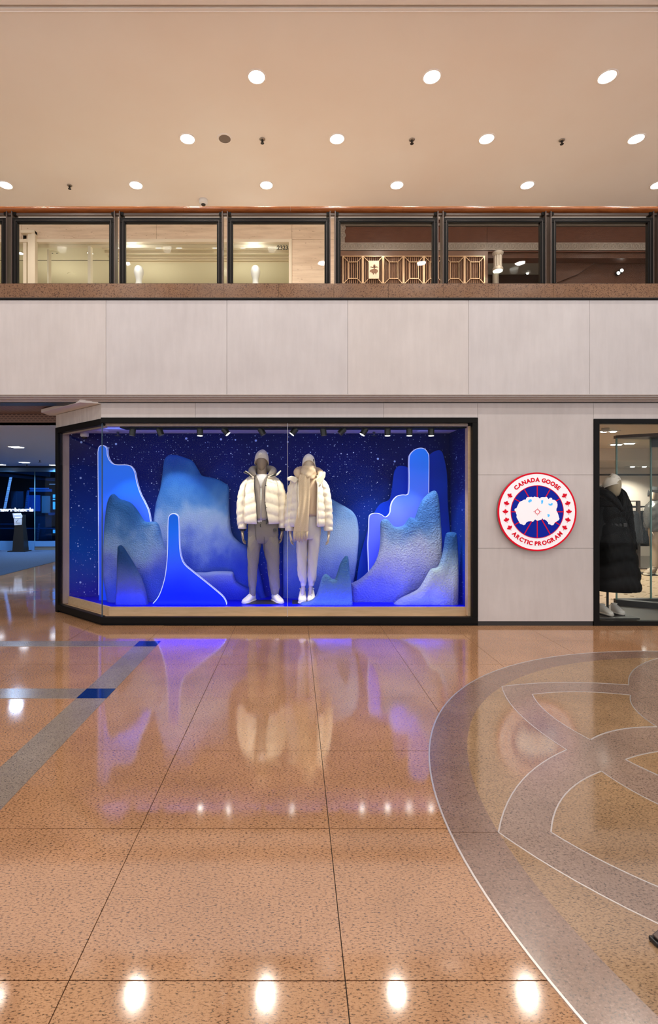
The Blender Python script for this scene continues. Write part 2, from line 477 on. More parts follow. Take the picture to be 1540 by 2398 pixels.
class MB:
    def __init__(self):
        self.v, self.f = [], []
    def add(self, vs, fs):
        b = len(self.v)
        self.v += [tuple(map(float, p)) for p in vs]
        self.f += [tuple(i + b for i in f) for f in fs]
        return self
    def box(self, x0, x1, y0, y1, z0, z1):
        if x0 > x1: x0, x1 = x1, x0
        if y0 > y1: y0, y1 = y1, y0
        if z0 > z1: z0, z1 = z1, z0
        vs = [(x0, y0, z0), (x1, y0, z0), (x1, y1, z0), (x0, y1, z0), (x0, y0, z1), (x1, y0, z1), (x1, y1, z1), (x0, y1, z1)]
        return self.add(vs, [(0, 3, 2, 1), (4, 5, 6, 7), (0, 1, 5, 4), (1, 2, 6, 5), (2, 3, 7, 6), (3, 0, 4, 7)])
    def bar(self, a, b, w, h, up=(0, 0, 1)):
        a, b = Vector(a), Vector(b)
        d = (b - a).normalized()
        s = d.cross(Vector(up))
        if s.length < 1e-5:
            s = d.cross(Vector((0, 1, 0)))
        s.normalize()
        u = s.cross(d)
        vs = []
        for p in (a, b):
            for i, j in ((-1, -1), (1, -1), (1, 1), (-1, 1)):
                vs.append(p + s * (i * w / 2) + u * (j * h / 2))
        return self.add(vs, [(3, 2, 1, 0), (4, 5, 6, 7), (0, 1, 5, 4), (1, 2, 6, 5), (2, 3, 7, 6), (3, 0, 4, 7)])
    def prism(self, poly, lo, hi, axis='z'):
        n = len(poly)
        area = sum(poly[i][0] * poly[(i + 1) % n][1] - poly[(i + 1) % n][0] * poly[i][1] for i in range(n))
        if area < 0:
            poly = list(poly)[::-1]
        if axis == 'z':
            mk = lambda p, h: (p[0], p[1], h)
        else:                       # polygon in x,z; extruded along y; lo is the far side
            mk = lambda p, h: (p[0], -h, p[1])
            lo, hi = -max(lo, hi), -min(lo, hi)
        vs = [mk(p, lo) for p in poly] + [mk(p, hi) for p in poly]
        fs = [tuple(range(n))[::-1], tuple(range(n, 2 * n))]
        fs += [(i, (i + 1) % n, n + (i + 1) % n, n + i) for i in range(n)]
        if axis != 'z':
            pass
        return self.add(vs, fs)
    def rings(self, rings, closed=True, caps=True):
        n = len(rings[0])
        vs = [p for r in rings for p in r]
        fs = []
        for i in range(len(rings) - 1):
            for j in range(n if closed else n - 1):
                k = (j + 1) % n
                fs.append((i * n + j, i * n + k, (i + 1) * n + k, (i + 1) * n + j))
        if caps and closed:
            fs.append(tuple(range(n))[::-1])
            fs.append(tuple((len(rings) - 1) * n + j for j in range(n)))
        return self.add(vs, fs)
    def lathe(self, prof, c=(0, 0, 0), n=24, axis='z'):
        rr = []
        for r, h in prof:
            ring = []
            for j in range(n):
                a = 2 * math.pi * j / n
                if axis == 'z':
                    ring.append((c[0] + r * math.cos(a), c[1] + r * math.sin(a), c[2] + h))
                else:               # axis along -y (towards the viewer)
                    ring.append((c[0] + r * math.cos(a), c[1] - h, c[2] + r * math.sin(a)))
            rr.append(ring)
        return self.rings(rr, True, tuple(prof[0]) != tuple(prof[-1]))
    def tube(self, pts, rad, n=8, caps=True):
        pts = [Vector(p) for p in pts]
        if not hasattr(rad, '__len__'):
            rad = [rad] * len(pts)
        rr = []
        ref = Vector((0.13, 0.91, 0.37))
        for i, p in enumerate(pts):
            d = (pts[min(i + 1, len(pts) - 1)] - pts[max(i - 1, 0)]).normalized()
            s = d.cross(ref).normalized()
            u = s.cross(d)
            rr.append([p + s * (rad[i] * math.cos(2 * math.pi * j / n)) + u * (rad[i] * math.sin(2 * math.pi * j / n)) for j in range(n)])
        return self.rings(rr, True, caps)
    def ribbon(self, pts, wd, z0, z1):
        """flat strip along a plan polyline"""
        n = len(pts)
        L, R_ = [], []
        for i in range(n):
            a, b = pts[max(i - 1, 0)], pts[min(i + 1, n - 1)]
            dx, dy = b[0] - a[0], b[1] - a[1]
            q = math.hypot(dx, dy) or 1
            nx, ny = -dy / q * wd / 2, dx / q * wd / 2
            L.append((pts[i][0] + nx, pts[i][1] + ny))
            R_.append((pts[i][0] - nx, pts[i][1] - ny))
        vs = [(*p, z1) for p in L] + [(*p, z1) for p in R_] + [(*p, z0) for p in L] + [(*p, z0) for p in R_]
        fs = []
        for i in range(n - 1):
            fs.append((i, n + i, n + i + 1, i + 1))
            fs.append((2 * n + i, i, i + 1, 2 * n + i + 1))
            fs.append((n + i, 3 * n + i, 3 * n + i + 1, n + i + 1))
        return self.add(vs, fs)
    def mesh(self, name, off=(0, 0, 0), smooth=False, m=None):
        me = bpy.data.meshes.new(name)
        me.from_pydata([(p[0] - off[0], p[1] - off[1], p[2] - off[2]) for p in self.v], [], self.f)
        if smooth:
            me.polygons.foreach_set('use_smooth', [True] * len(me.polygons))
        if m:
            me.materials.append(MATS[m])
        me.update()
        return me
    def build(self, name, m, parent=None, smooth=False, bevel=0, origin=None, bev_seg=2, solid=0, angle=None, kind=None, label=None):
        if parent is not None:
            off = wloc(parent)
        elif origin is not None:
            off = origin
        else:
            a = np.array(self.v)
            off = ((a[:, 0].min() + a[:, 0].max()) / 2, (a[:, 1].min() + a[:, 1].max()) / 2, a[:, 2].min())
        me = self.mesh(name, off, smooth, m)
        o = bpy.data.objects.new(name, me)
        C.objects.link(o)
        if parent is not None:
            o.parent = parent
        else:
            o.location = off
        if angle and smooth:
            md = o.modifiers.new('edges', 'EDGE_SPLIT')
            md.split_angle = math.radians(angle)
        if solid:
            md = o.modifiers.new('thick', 'SOLIDIFY')
            md.thickness = abs(solid)
            md.offset = 1 if solid > 0 else -1
        if bevel:
            md = o.modifiers.new('bevel', 'BEVEL')
            md.width = bevel
            md.segments = bev_seg
            md.limit_method = 'ANGLE'
            md.angle_limit = math.radians(40)
        if kind:
            o['kind'] = kind
        if label:
            o['label'] = label
        return o

def tag(o, label, cat, group=None, kind=None):
    o['label'] = label
    o['category'] = cat
    if group: o['group'] = group
    if kind: o['kind'] = kind
    return o

def thing(name, loc, label, cat, group=None, kind=None):
    o = bpy.data.objects.new(name, None)
    o.empty_display_size = 0.1
    C.objects.link(o)
    o.location = loc
    return tag(o, label, cat, group, kind)

def copy_tree(o, parent=None):
    c = o.copy()
    C.objects.link(c)
    c.parent = parent
    for ch in o.children:
        copy_tree(ch, c)
    return c

def piece(name, mesh, parent, loc=(0, 0, 0), rot=None):
    o = bpy.data.objects.new(name, mesh)
    C.objects.link(o)
    o.parent = parent
    o.location = loc
    if rot: o.rotation_euler = rot
    return o

# depths
YW = 6.11       # lower shopfront
YF = 5.98       # stone fascia above it
YR = 6.05       # balcony railing
YS = 9.45       # upper shopfronts
YB = 6.95       # back of the display
ZD = 0.193      # deck of the display
ZM = 4.0        # upper floor

# ================================================================== FLOOR
fl = MB().box(-14, 14, -6, 18, -0.2, -0.008).build('floor', 'grout', origin=(0, 0, 0))
tag(fl, 'polished peach granite floor of the mall hall', 'floor', kind='structure')
MC = (3.47, 2.30)            # centre of the round inlay
MR = 2.77
xj = [-0.705 + 0.8625 * k for k in range(-12, 10)]
yj = [-6, -5.2, -4.4, -3.7, -2.95, -2.2, -1.45, -0.7, 0.07, 0.84, 1.593, 2.332, 3.054, 3.872, 4.668, 5.444, 6.115, 6.9, 7.7, 8.5, 9.3, 10.1, 10.9, 11.7, 12.5, 13.3, 14.1, 15.2]
rest = MB()
for i in range(len(xj) - 1):
    for j in range(len(yj) - 1):
        x0, x1, y0, y1 = xj[i], xj[i + 1], yj[j], yj[j + 1]
        if y0 >= 6.1 and x0 > -2.4: continue
        g = 0.0018
        far = max(math.hypot(x - MC[0], y - MC[1]) for x in (x0, x1) for y in (y0, y1))
        near = math.hypot(min(max(MC[0], x0), x1) - MC[0], min(max(MC[1], y0), y1) - MC[1])
        if far < MR - 0.03: continue
        vis = y1 > 1.4 and x1 > -0.6 * y1 - 0.2 and x0 < 0.72 * y1 + 0.2
        if not vis:
            rest.box(x0 + g, x1 - g, y0 + g, y1 - g, -0.008, 0)
            continue
        tilt = 0.0 if near < MR else 0.0013
        ta, tb = random.uniform(-tilt, tilt), random.uniform(-tilt, tilt)
        mb = MB().box(x0 + g, x1 - g, y0 + g, y1 - g, -0.008, 0)
        mx, my = (x0 + x1) / 2, (y0 + y1) / 2
        mb.v = [(p[0], p[1], p[2] + ((p[0] - mx) * ta + (p[1] - my) * tb if p[2] > -0.004 else 0)) for p in mb.v]
        mb.build('tile', 'granite_peach', fl)
rest.build('tile_field', 'granite_peach', fl, kind='stuff')

# grey bands with blue corner stones on the left
bx0, bx1 = -1.655, -1.425
bands = [(5.235, 5.43), (3.86, 4.06)]
ys = [-4.0, bands[1][0], bands[1][1], bands[0][0], bands[0][1]]
def flat(name, poly, m, top=0.0025):
    return MB().prism(poly, -0.004, top).build(name, m, fl)
def rect(x0, x1, y0, y1, g=0.0012):
    return [(x0 + g, y0 + g), (x1 - g, y0 + g), (x1 - g, y1 - g), (x0 + g, y1 - g)]
flat('band_stone', rect(bx0, bx1, -4, 0.84), 'granite_grey')
for a, b in ((0.84, 2.332), (2.332, bands[1][0]), (bands[1][1], bands[0][0])):
    flat('band_stone', rect(bx0, bx1, a, b), 'granite_grey')
for a, b in bands:
    flat('corner_stone', rect(bx0, bx1, a, b), 'stone_blue')
    for x0 in (-3.38, -5.1, -6.8):
        flat('band_stone', rect(x0, bx0 if x0 == -3.38 else x0 + 1.71, a, b), 'granite_grey')

# round inlay
def pol(r, a):
    return (MC[0] + r * math.cos(math.radians(a)), MC[1] + r * math.sin(math.radians(a)))
def arc(r, a0, a1, n=14):
    return [pol(r, a0 + (a1 - a0) * i / n) for i in range(n + 1)]
def bow(p, q, h, n=12):
    """arc from p to q that bulges by h away from the centre of the inlay"""
    p, q = Vector(p), Vector(q)
    m_ = (p + q) / 2
    nrm = Vector((-(q - p).y, (q - p).x)).normalized()
    if nrm.dot(m_ - Vector(MC)) < 0: nrm = -nrm
    return [tuple(p.lerp(q, i / n) + nrm * h * 4 * (i / n) * (1 - i / n)) for i in range(n + 1)]
RI = 2.552
TOP = 0.003
strips = []
med_base = MB().prism(arc(1.87, 0, 360, 64)[:-1], -0.004, 0.0022).build('inlay_stone', 'granite_mauve', fl)
for k in range(8):
    a = 45 * k
    flat('ring_stone', arc(MR, a + 0.03, a + 44.97, 22) + arc(RI, a + 44.97, a + 0.03, 22), 'granite_ring', TOP)
    # outer field between two points of the star
    Pk, Pn, Q = pol(RI, a), pol(RI, a + 45), pol(1.99, a + 22.5)
    e1, e2 = bow(Pk, Q, 0.075), bow(Q, Pn, 0.075)
    flat('inlay_stone', arc(RI, a + 45, a, 22) + e1[1:] + e2[1:-1], 'granite_tan', TOP)
    strips += [e1, e2]
    for s, base in ((1, a), (-1, a + 45)):
        A, R2 = pol(RI, base), pol(2.315, base)
        q2 = pol(1.85, base + s * 16.3)
        tj = pol(1.84, base + s * 22.5)
        edge = bow(R2, q2, 0.06)
        outer = bow(A, Q, 0.075)
        poly = outer + [tj, q2] + edge[::-1][1:]
        flat('inlay_stone', poly, 'granite_mauve', TOP)
        strips.append(edge)
    # kite inside each point, and smaller kites between them
    K = [pol(2.315, a), pol(1.85, a + 16.3), pol(1.52, a), pol(1.85, a - 16.3)]
    poly = bow(K[0], K[1], 0.06)[:-1] + bow(K[1], K[2], 0.05)[:-1] + bow(K[2], K[3], 0.05)[:-1] + bow(K[3], K[0], 0.06)[:-1]
    flat('inlay_stone', poly, 'granite_tan', TOP)
    strips += [bow(K[1], K[2], 0.05), bow(K[2], K[3], 0.05)]
    b = a + 22.5
    K = [pol(1.69, b), pol(1.3, b + 14), pol(0.95, b), pol(1.3, b - 14)]
    flat('inlay_stone', bow(K[0], K[1], 0.03)[:-1] + bow(K[1], K[2], 0.03)[:-1] + bow(K[2], K[3], 0.03)[:-1] + bow(K[3], K[0], 0.03)[:-1], 'granite_tan', TOP)
    strips += [bow(K[0], K[1], 0.03), bow(K[3], K[0], 0.03)]
flat('inlay_stone', arc(0.7, 0, 360, 40)[:-1], 'granite_tan', TOP)
for s in strips:
    MB().ribbon(s, 0.0065, 0, 0.0042).build('metal_strip', 'strip_metal', fl)
for k in range(8):
    MB().ribbon(arc(MR, 45 * k, 45 * k + 45, 24), 0.0085, 0, 0.0042).build('metal_strip', 'strip_metal', fl)

# ================================================================== HALL CEILING
cl = MB().box(-14, 14, 5.44, 14.2, ZC, ZC + 0.2).build('ceiling', 'ceiling_paint', origin=(0, 7, ZC))
MB().box(-14, 14, -7, 5.40, ZC + 0.0, ZC + 0.2).build('ceiling_field', 'ceiling_paint', cl)
MB().box(-14, 14, 5.40, 5.44, ZC + 0.12, ZC + 0.2).build('shadow_slot', 'black_plastic', cl)
MB().box(-14, 14, 5.47, 5.478, ZC - 0.006, ZC).build('edge_bead', 'ceiling_paint', cl)
tag(cl, 'peach painted ceiling dotted with round downlights', 'ceiling', kind='structure')

rows = ['top row of ceiling lights', 'middle row of ceiling lights', 'ceiling light row nearest the wooden handrail']
ordn = ['leftmost', 'second from the left', 'third from the left', 'fourth from the left', 'fifth from the left', 'sixth from the left', 'rightmost']
trim_me = MB().lathe([(0.1, -0.004), (0.1, 0.0), (0.122, 0.0), (0.122, -0.006), (0.112, -0.009), (0.1, -0.004)], n=32).mesh('trim_ring', smooth=True, m='ceiling_paint')
lens_me = MB().lathe([(0.0, -0.003), (0.1, -0.003), (0.1, 0.0), (0.0, 0.0)], n=32).mesh('lens', m='lamp_lens')
spotlist = [(0, LY0, [0, 1, 2]), (1, LY0 + LP / 2, [-1, 0, 1, 2]), (2, LY0 + LP, [-2, -1, 0, 1, 2, 3])]
for ri, yy, ks in spotlist:
    for n_, k in enumerate(ks):
        x = LX0 + LP * k + (LP / 2 if ri == 1 else 0)
        if ri == 1: x = LX0 - LP / 2 + LP * (k + 1)
        if ri == 2 and k == 3: od = 'rightmost'
        elif ri == 0: od = ['left one', 'middle one', 'right one'][n_]
        elif ri == 1 and k == 2: od = 'rightmost'
        else: od = ordn[n_]
        t_ = thing('ceiling_downlight', (x, yy, ZC), 'round glowing downlight, %s in the %s' % (od, rows[ri]), 'downlight', 'ceiling downlights over the balcony')
        piece('trim_ring', trim_me, t_)
        piece('lens', lens_me, t_)
        lamp('downlight_beam', 'SPOT', (x, yy, ZC - 0.04), 37, (1.0, 0.93, 0.85), target=(x, yy, 0), parent=t_, spot_size=2.5, spot_blend=0.8, shadow_soft_size=0.09)

def ceil_pt(px, py, z=ZC):
    Y = F * (z - H) / (CY - py)
    return (PX(px, Y), Y, z)
# sprinkler heads
spr = [(614, 326, 'sprinkler head beside the round ceiling speaker'), (964, 327, 'sprinkler head in the middle of the middle light row'), (1315, 328, 'sprinkler head furthest right between the middle row lights'), (163, 434, 'sprinkler head at the left end near the handrail')]
smb = MB().lathe([(0.0, -0.012), (0.035, -0.012), (0.042, -0.004), (0.042, 0)], n=20)
smb2 = MB().lathe([(0.012, -0.045), (0.012, -0.01)], n=10).lathe([(0.0, -0.062), (0.026, -0.062), (0.026, -0.057), (0.0, -0.057)], n=12)
smb2.bar((-0.018, 0, -0.012), (-0.004, 0, -0.058), 0.004, 0.004).bar((0.018, 0, -0.012), (0.004, 0, -0.058), 0.004, 0.004)
s_me, s_me2 = smb.mesh('escutcheon', smooth=True, m='nickel'), smb2.mesh('sprinkler_nozzle', m='dark_metal')
for px, py, lb in spr:
    t_ = thing('sprinkler', ceil_pt(px, py), lb, 'sprinkler', 'ceiling sprinklers')
    piece('escutcheon', s_me, t_)
    piece('nozzle', s_me2, t_)
t_ = thing('ceiling_speaker', ceil_pt(526, 325), 'round flush speaker with grey grille in the ceiling', 'speaker')
MB().lathe([(0.085, -0.004), (0.085, 0), (0.115, 0), (0.115, -0.006), (0.1, -0.012), (0.085, -0.004)], wloc(t_), 32).build('bezel', 'ceiling_paint', t_, True)
MB().lathe([(0.0, -0.005), (0.085, -0.005), (0.085, 0), (0, 0)], wloc(t_), 32).build('grille', 'grey_grille', t_)
t_ = thing('dome_camera', ceil_pt(476, 468), 'small white dome camera on the ceiling above the handrail', 'camera')
MB().lathe([(0.075, 0), (0.075, -0.05), (0.06, -0.075), (0.035, -0.08)], wloc(t_), 28).build('housing', 'white_paint', t_, True)
MB().lathe([(0.04, -0.07), (0.037, -0.09), (0.022, -0.105), (0.0, -0.11)], wloc(t_), 20).build('dome', 'shade_lens', t_, True)

# ================================================================== STONE WALLS
# upper fascia
ZF0, ZF1 = PZ(923, YF), PZ(703, YF)
wu = MB().box(-14, 14, YF + 0.022, 6.3, ZF0 - 0.02, ZF1).build('wall_upper', 'grout', origin=(0, 6.1, ZF0))
tag(wu, 'band of large pale stone panels under the balcony', 'wall', kind='structure')
pw = 283 * YF / F
x = PX(248, YF) - 4 * pw
for k in range(12):
    MB().box(x + 0.0018, x + pw - 0.0018, YF, YF + 0.022, ZF0, ZF1).build('panel', 'limestone' if k % 3 else 'limestone_warm', wu)
    x += pw
# stepped moulding below it
tm = MB().box(-14, 14, YF - 0.01, 6.3, ZF0 - 0.016, ZF0 - 0.004).build('trim_1', 'moulding_stone', origin=(0, 6, ZF0))
tag(tm, 'stepped stone moulding along the foot of the fascia', 'moulding', kind='structure')
ZW1 = PZ(943, YW)
steps = [(YF + 0.02, ZF0 - 0.016, ZF0 - 0.028), (YF - 0.002, ZF0 - 0.028, ZF0 - 0.034), (YF + 0.035, ZF0 - 0.034, ZF0 - 0.05), (YF + 0.07, ZF0 - 0.05, ZF0 - 0.062), (YF + 0.095, ZF0 - 0.062, ZW1 + 0.004)]
for yy, za, zb in steps:
    MB().box(-14, 14, yy, 6.3, zb, za).build('fillet', 'moulding_stone', tm)
MB().box(-14, 14, YW - 0.012, 6.3, ZW1 - 0.004, ZW1 + 0.004).build('shadow_gap', 'black_plastic', tm)

# lower shopfront wall
zt = PZ(978, YW)
xs = [PX(p, YW) for p in (237, 457, 898, 1118, 1389)]
ZBB = PZ(1455, YW)
wf = MB().box(xs[0] + 0.02, 14, YW + 0.022, YW + 0.10, zt - 0.02, ZW1).build('wall_front', 'grout', origin=(0, YW, 0))
MB().box(xs[3], xs[4], YW + 0.022, YW + 0.3, 0, zt).build('pier_core', 'grout', wf)
tag(wf, 'pale stone panelled shopfront wall around the windows', 'wall', kind='structure')
g = 0.0016
for i in range(3):
    MB().box(xs[i] + (g if i else 0), xs[i + 1] - g, YW, YW + 0.022, zt, ZW1).build('panel', 'limestone_warm' if i != 1 else 'limestone', wf)
zz = [ZW1, PZ(1112, YW), PZ(1283.5, YW), ZBB]
for i in range(3):
    MB().box(xs[3] + g, xs[4] - g, YW, YW + 0.022, zz[i + 1] + g, zz[i] - (g if i else 0)).build('panel', 'limestone_warm', wf)
MB().box(xs[4] + g, xs[4] + 1.4, YW, YW + 0.022, PZ(981, YW), ZW1).build('panel', 'limestone_warm', wf)
MB().box(xs[4] + 1.402, 14, YW, YW + 0.022, PZ(981, YW), ZW1).build('panel', 'limestone_warm', wf)
# chamfered header at the corner
CE = (-3.225, 6.89)                     # far end of the angled pane
CF = (xs[0], YW)
cd = Vector((CE[0] - CF[0], CE[1] - CF[1])).normalized()
cn = Vector((cd.y, -cd.x))              # points outwards?
if cn.y > 0: cn = -cn
def chpt(s, d=0.0):
    """s metres along the angled side from the corner, d metres outwards"""
    p = Vector(CF) + cd * s + cn * d
    return (p.x, p.y)
CL = (Vector(CE) - Vector(CF)).length
zt2 = 2.475
MB().prism([CF, chpt(CL), chpt(CL, -0.03), (CF[0], CF[1] + 0.03)], zt2, 2.655).build('panel', 'travertine_wood', wf)
bb = MB().box(xs[3] + 0.003, xs[4] - 0.003, YW + 0.004, YW + 0.022, 0, ZBB).build('baseboard_front', 'dark_metal', origin=(PX(1253, YW), YW, 0))
tag(bb, 'dark metal skirting under the stone pier', 'skirting', kind='structure')
# canopy slab over the angled side
sl = MB().prism([(CF[0] + 0.02, YW + 0.02), chpt(0.0, 0.0), (PX(187, 6.02), 6.03), (PX(99, 6.75), 6.72), (PX(131, 6.95) - 0.1, 6.97), (CF[0], 7.0)], 2.66, 2.70).build('trim_2', 'white_paint', origin=(-2.8, 6.6, 2.66))
tag(sl, 'white canopy slab jutting out above the angled corner of the window', 'canopy', kind='structure')

# balcony slab, curb
sb = MB().box(-14, 14, 6.3, 17, ZF0 - 0.0 + 0.02, ZM).build('wall_slab', 'white_paint', origin=(0, 10, 2.8))
tag(sb, 'concrete floor slab of the upper balcony', 'slab', kind='structure')
ZG0, ZG1 = PZ(697, YF), PZ(664, YF)
tc = MB().box(-14, 14, YF + 0.02, 6.3, ZF1, ZG1 - 0.003).build('trim_3', 'grout', origin=(0, 6, ZF1))
tag(tc, 'brown granite curb running under the balcony railing', 'curb', kind='structure')
MB().box(-14, 14, YF - 0.012, YF + 0.02, ZF1 + 0.004, ZF1 + 0.017).build('black_strip', 'black_metal', tc)
MB().box(-14, 14, YF - 0.004, YF + 0.02, ZF1 + 0.017, ZG0).build('black_strip', 'dark_metal', tc)
gw = 128.5 * YF / F
x = PX(10, YF) - 6 * gw
gme = MB().box(0.0012, gw - 0.0012, 0, 0.26, ZG0 - ZF1, ZG1 - ZF1).mesh('granite_slab', m='granite_curb')
for k in range(24):
    piece('granite_slab', gme, tc, (x, YF - 6, 0))
    x += gw

# ================================================================== RAILING
RZ0, RZ1 = ZG1, PZ(511.5, YR)
bw = 251.5 * YR / F
fw = 237 * YR / F
fr = 0.058
def rail_bay():
    t_ = thing('railing_panel', (0, YR, RZ0), 'x', 'railing', 'framed glass railing panels')
    o = wloc(t_)
    def bx(name, m, *a, **k):
        return MB().box(*a).build(name, m, t_, **k)
    bx('top_rail', 'black_metal', 0, fw, YR - 0.02, YR + 0.03, RZ1 - fr, RZ1, bevel=0.004)
    bx('bottom_rail', 'black_metal', 0, fw, YR - 0.02, YR + 0.03, RZ0 + 0.002, RZ0 + 0.026, bevel=0.004)
    for s in (0, fw - fr):
        bx('stile', 'black_metal', s, s + fr, YR - 0.02, YR + 0.03, RZ0 + 0.026, RZ1 - fr, bevel=0.004)
    q = fr * 0.52
    b = MB()
    for a in ((q, fw - q, RZ1 - q - 0.009, RZ1 - q), (q, q + 0.009, RZ0 + 0.028, RZ1 - q), (fw - q - 0.009, fw - q, RZ0 + 0.028, RZ1 - q)):
        b.box(a[0], a[1], YR - 0.026, YR - 0.018, a[2], a[3])
    b.build('bead', 'bead_metal', t_)
    bx('pane', 'rail_glass', fr - 0.005, fw - fr + 0.005, YR + 0.004, YR + 0.012, RZ0 + 0.024, RZ1 - fr + 0.005)
    for s in (-0.012, fw):
        bx('post', 'brown_metal', s, s + 0.012, YR - 0.025, YR + 0.085, RZ0, PZ(496, YR))
    for s in (0.0, fw - 0.035):
        bx('bracket', 'black_metal', s, s + 0.035, YR - 0.01, YR + 0.05, PZ(504, YR), PZ(496, YR))
    return t_
bay = rail_bay()
bl = ['cut by the left edge', 'first whole one from the left, in front of pale pilasters', 'showing the left white bust in the shop behind', 'showing the shop number 2323 and the right white bust',
      'with the brass plaque of a hanging sheep behind it', 'with the fluted column lamp behind it', 'last whole one on the right, with dark brown panelling behind', 'cut by the right edge, barely in view']
for k in range(8):
    b = bay if k == 0 else copy_tree(bay)
    b.location = (PX(31 + 251.5 * (k - 1), YR), YR, RZ0)
    b['label'] = 'black framed glass railing panel, ' + bl[k]
hr = thing('handrail', (0, YR, 4.9), 'rounded reddish wooden handrail along the top of the railing', 'handrail')
zh = PZ(488, YR - 0.03)
prof = [(0.055 * math.cos(a) * (1.15), 0.038 * math.sin(a)) for a in [2 * math.pi * j / 20 for j in range(20)]]
hx = [PX(p, YR) for p in (-1100, -500, -70, 178, 430, 680, 942, 1240, 1560, 2000, 2600)]
for a, b in zip(hx[:-1], hx[1:]):
    MB().rings([[(xx, YR + 0.02 + p[0], zh + p[1]) for p in prof] for xx in (a + 0.0008, b - 0.0008)]).build('rail_section', 'handrail_wood', hr, True, angle=50)
MB().box(hx[0], hx[-1], YR + 0.0, YR + 0.035, PZ(503.5, YR), PZ(494.5, YR)).build('under_rail', 'brown_metal', hr)

# ================================================================== UPPER SHOPFRONTS
mf = MB().box(-14, 14, 6.3, YS + 4, ZM - 0.01, ZM + 0.012).build('floor_upper', 'granite_cream', origin=(0, 8, ZM))
tag(mf, 'walkway floor of the balcony behind the railing', 'floor', kind='structure')
wt = thing('wall_travertine', (PX(340, YS), YS, ZM), 'travertine clad wall around the left upper shop', 'wall', kind='structure')
xo0, xo1 = PX(-260, YS), PX(676, YS)          # opening
zo = PZ(568, YS)
xe = PX(797, YS)
def tb(x0, x1, z0, z1):
    g = 0.0025
    MB().box(x0 + g, x1 - g, YS, YS + 0.25, z0 + g, z1 - g).build('travertine_block', 'travertine', wt)
zb = PZ(560.5, YS)
xx = [PX(p, YS) for p in (-700, -260, 50, 366, 683)]
for a, b in zip(xx[:-1], xx[1:]):
    tb(a, b, zb, ZC)
tb(xx[-1], xe, zb, ZC)
for z0, z1 in ((ZM, 4.75), (4.75, 5.5), (5.5, zb)):
    tb(xx[-1], xe, z0, z1)
tb(PX(-700, YS), xo0, ZM, zb)
MB().box(xx[0], xe, YS + 0.02, YS + 0.25, zb - 0.01, ZC).build('core', 'cream_trim', wt)
MB().box(PX(-700, YS), 14, YS - 0.05, YS + 0.02, ZC - 0.035, ZC).build('cornice', 'white_paint', wt)
# cream door frame of the left upper shop
df = thing('trim_4', (PX(340, YS), YS, ZM), 'cream painted frame around the left upper shop opening', 'door frame', kind='structure')
MB().box(xo0, PX(683, YS), YS - 0.02, YS + 0.2, zo, zb - 0.003).build('lintel', 'cream_trim', df)
MB().box(xo1, PX(683, YS), YS - 0.02, YS + 0.2, ZM, zo).build('jamb', 'cream_trim', df)
for a, b, yy in ((54, 62, 0.0), (69, 78, -0.06), (78.5, 87, -0.08), (95, 99, 0.25), (199, 206, 0.12)):
    MB().box(PX(a, YS), PX(b, YS), YS + yy, YS + yy + 0.1, ZM, zo + (0.18 if b < 90 else 0.0)).build('pilaster', 'cream_trim', df)
MB().box(PX(54, YS), PX(87, YS), YS - 0.1, YS + 0.1, zo + 0.13, zb + 0.12).build('pilaster_head', 'cream_trim', df)
# shop interior: ceiling with coves
zc2 = PZ(568, YS) + 0.22
shp = MB().box(xo0, xo1 + 0.5, YS + 0.2, YS + 4.5, zc2, zc2 + 0.1).build('ceiling_shop', 'cream_paint', origin=(0, YS + 2, zc2))
tag(shp, 'cream shop ceiling seen through the upper shopfront', 'ceiling', kind='structure')
def yc2(py): return F * (zc2 - H) / (CY - py)
for py, d, m in ((578, 0.03, 'cream_trim'), (586, 0.05, 'cream_trim'), (598, 0.04, 'cream_trim'), (601, 0.06, 'cream_trim'), (610, 0.03, 'cream_trim')):
    MB().box(PX(210, YS), xo1 + 0.5, yc2(py), yc2(py) + 0.05, zc2 - d, zc2).build('cove', m, shp)
MB().box(xo0, PX(205, YS), yc2(609), yc2(609) + 0.012, zc2 - 0.006, zc2).build('cove', 'brown_metal', shp)
MB().box(xo0, xo1 + 0.5, YS + 4.4, YS + 4.5, ZM, zc2).build('back_wall', 'cream_paint', shp)
MB().box(xo1 + 0.4, xo1 + 0.5, YS + 0.2, YS + 4.5, ZM, zc2).build('side_wall', 'cream_paint', shp)
MB().box(xo0, xo0 + 0.1, YS + 0.2, YS + 4.5, ZM, zc2).build('side_wall', 'cream_paint', shp)
lens2 = MB().lathe([(0.0, -0.012), (0.05, -0.012), (0.055, 0.0), (0, 0)], n=20).mesh('lens', m='lamp_lens_small')
ring2 = MB().lathe([(0.052, -0.014), (0.07, -0.006), (0.07, 0), (0.052, 0), (0.052, -0.014)], n=20).mesh('trim_ring', m='cream_trim')
for px, py, lb in ((48, 592, 'behind the pale pilasters'), (211, 592, 'just right of the slim cream post'), (277, 577.5, 'seen in the gap between two railing posts'), (371, 578, 'above the left white bust, right of it'), (419, 578, 'in the middle of the cream shop ceiling'), (503, 579, 'at the right edge of the panel with the left bust'), (569, 579, 'above and left of the right white bust'), (650, 579, 'beside the shop number 2323')):
    Y = yc2(py)
    t_ = thing('shop_downlight', (PX(px, Y), Y, zc2), 'small bright shop ceiling light ' + lb, 'downlight', 'small lights in the cream shop ceiling')
    piece('lens', lens2, t_)
    piece('trim_ring', ring2, t_)
for px in (60, 300, 560):
    Y = YS + 1.6
    lamp('shop_light', 'POINT', (PX(px, YS), Y, zc2 - 0.8), 13, (1.0, 0.90, 0.72), shadow_soft_size=0.2)
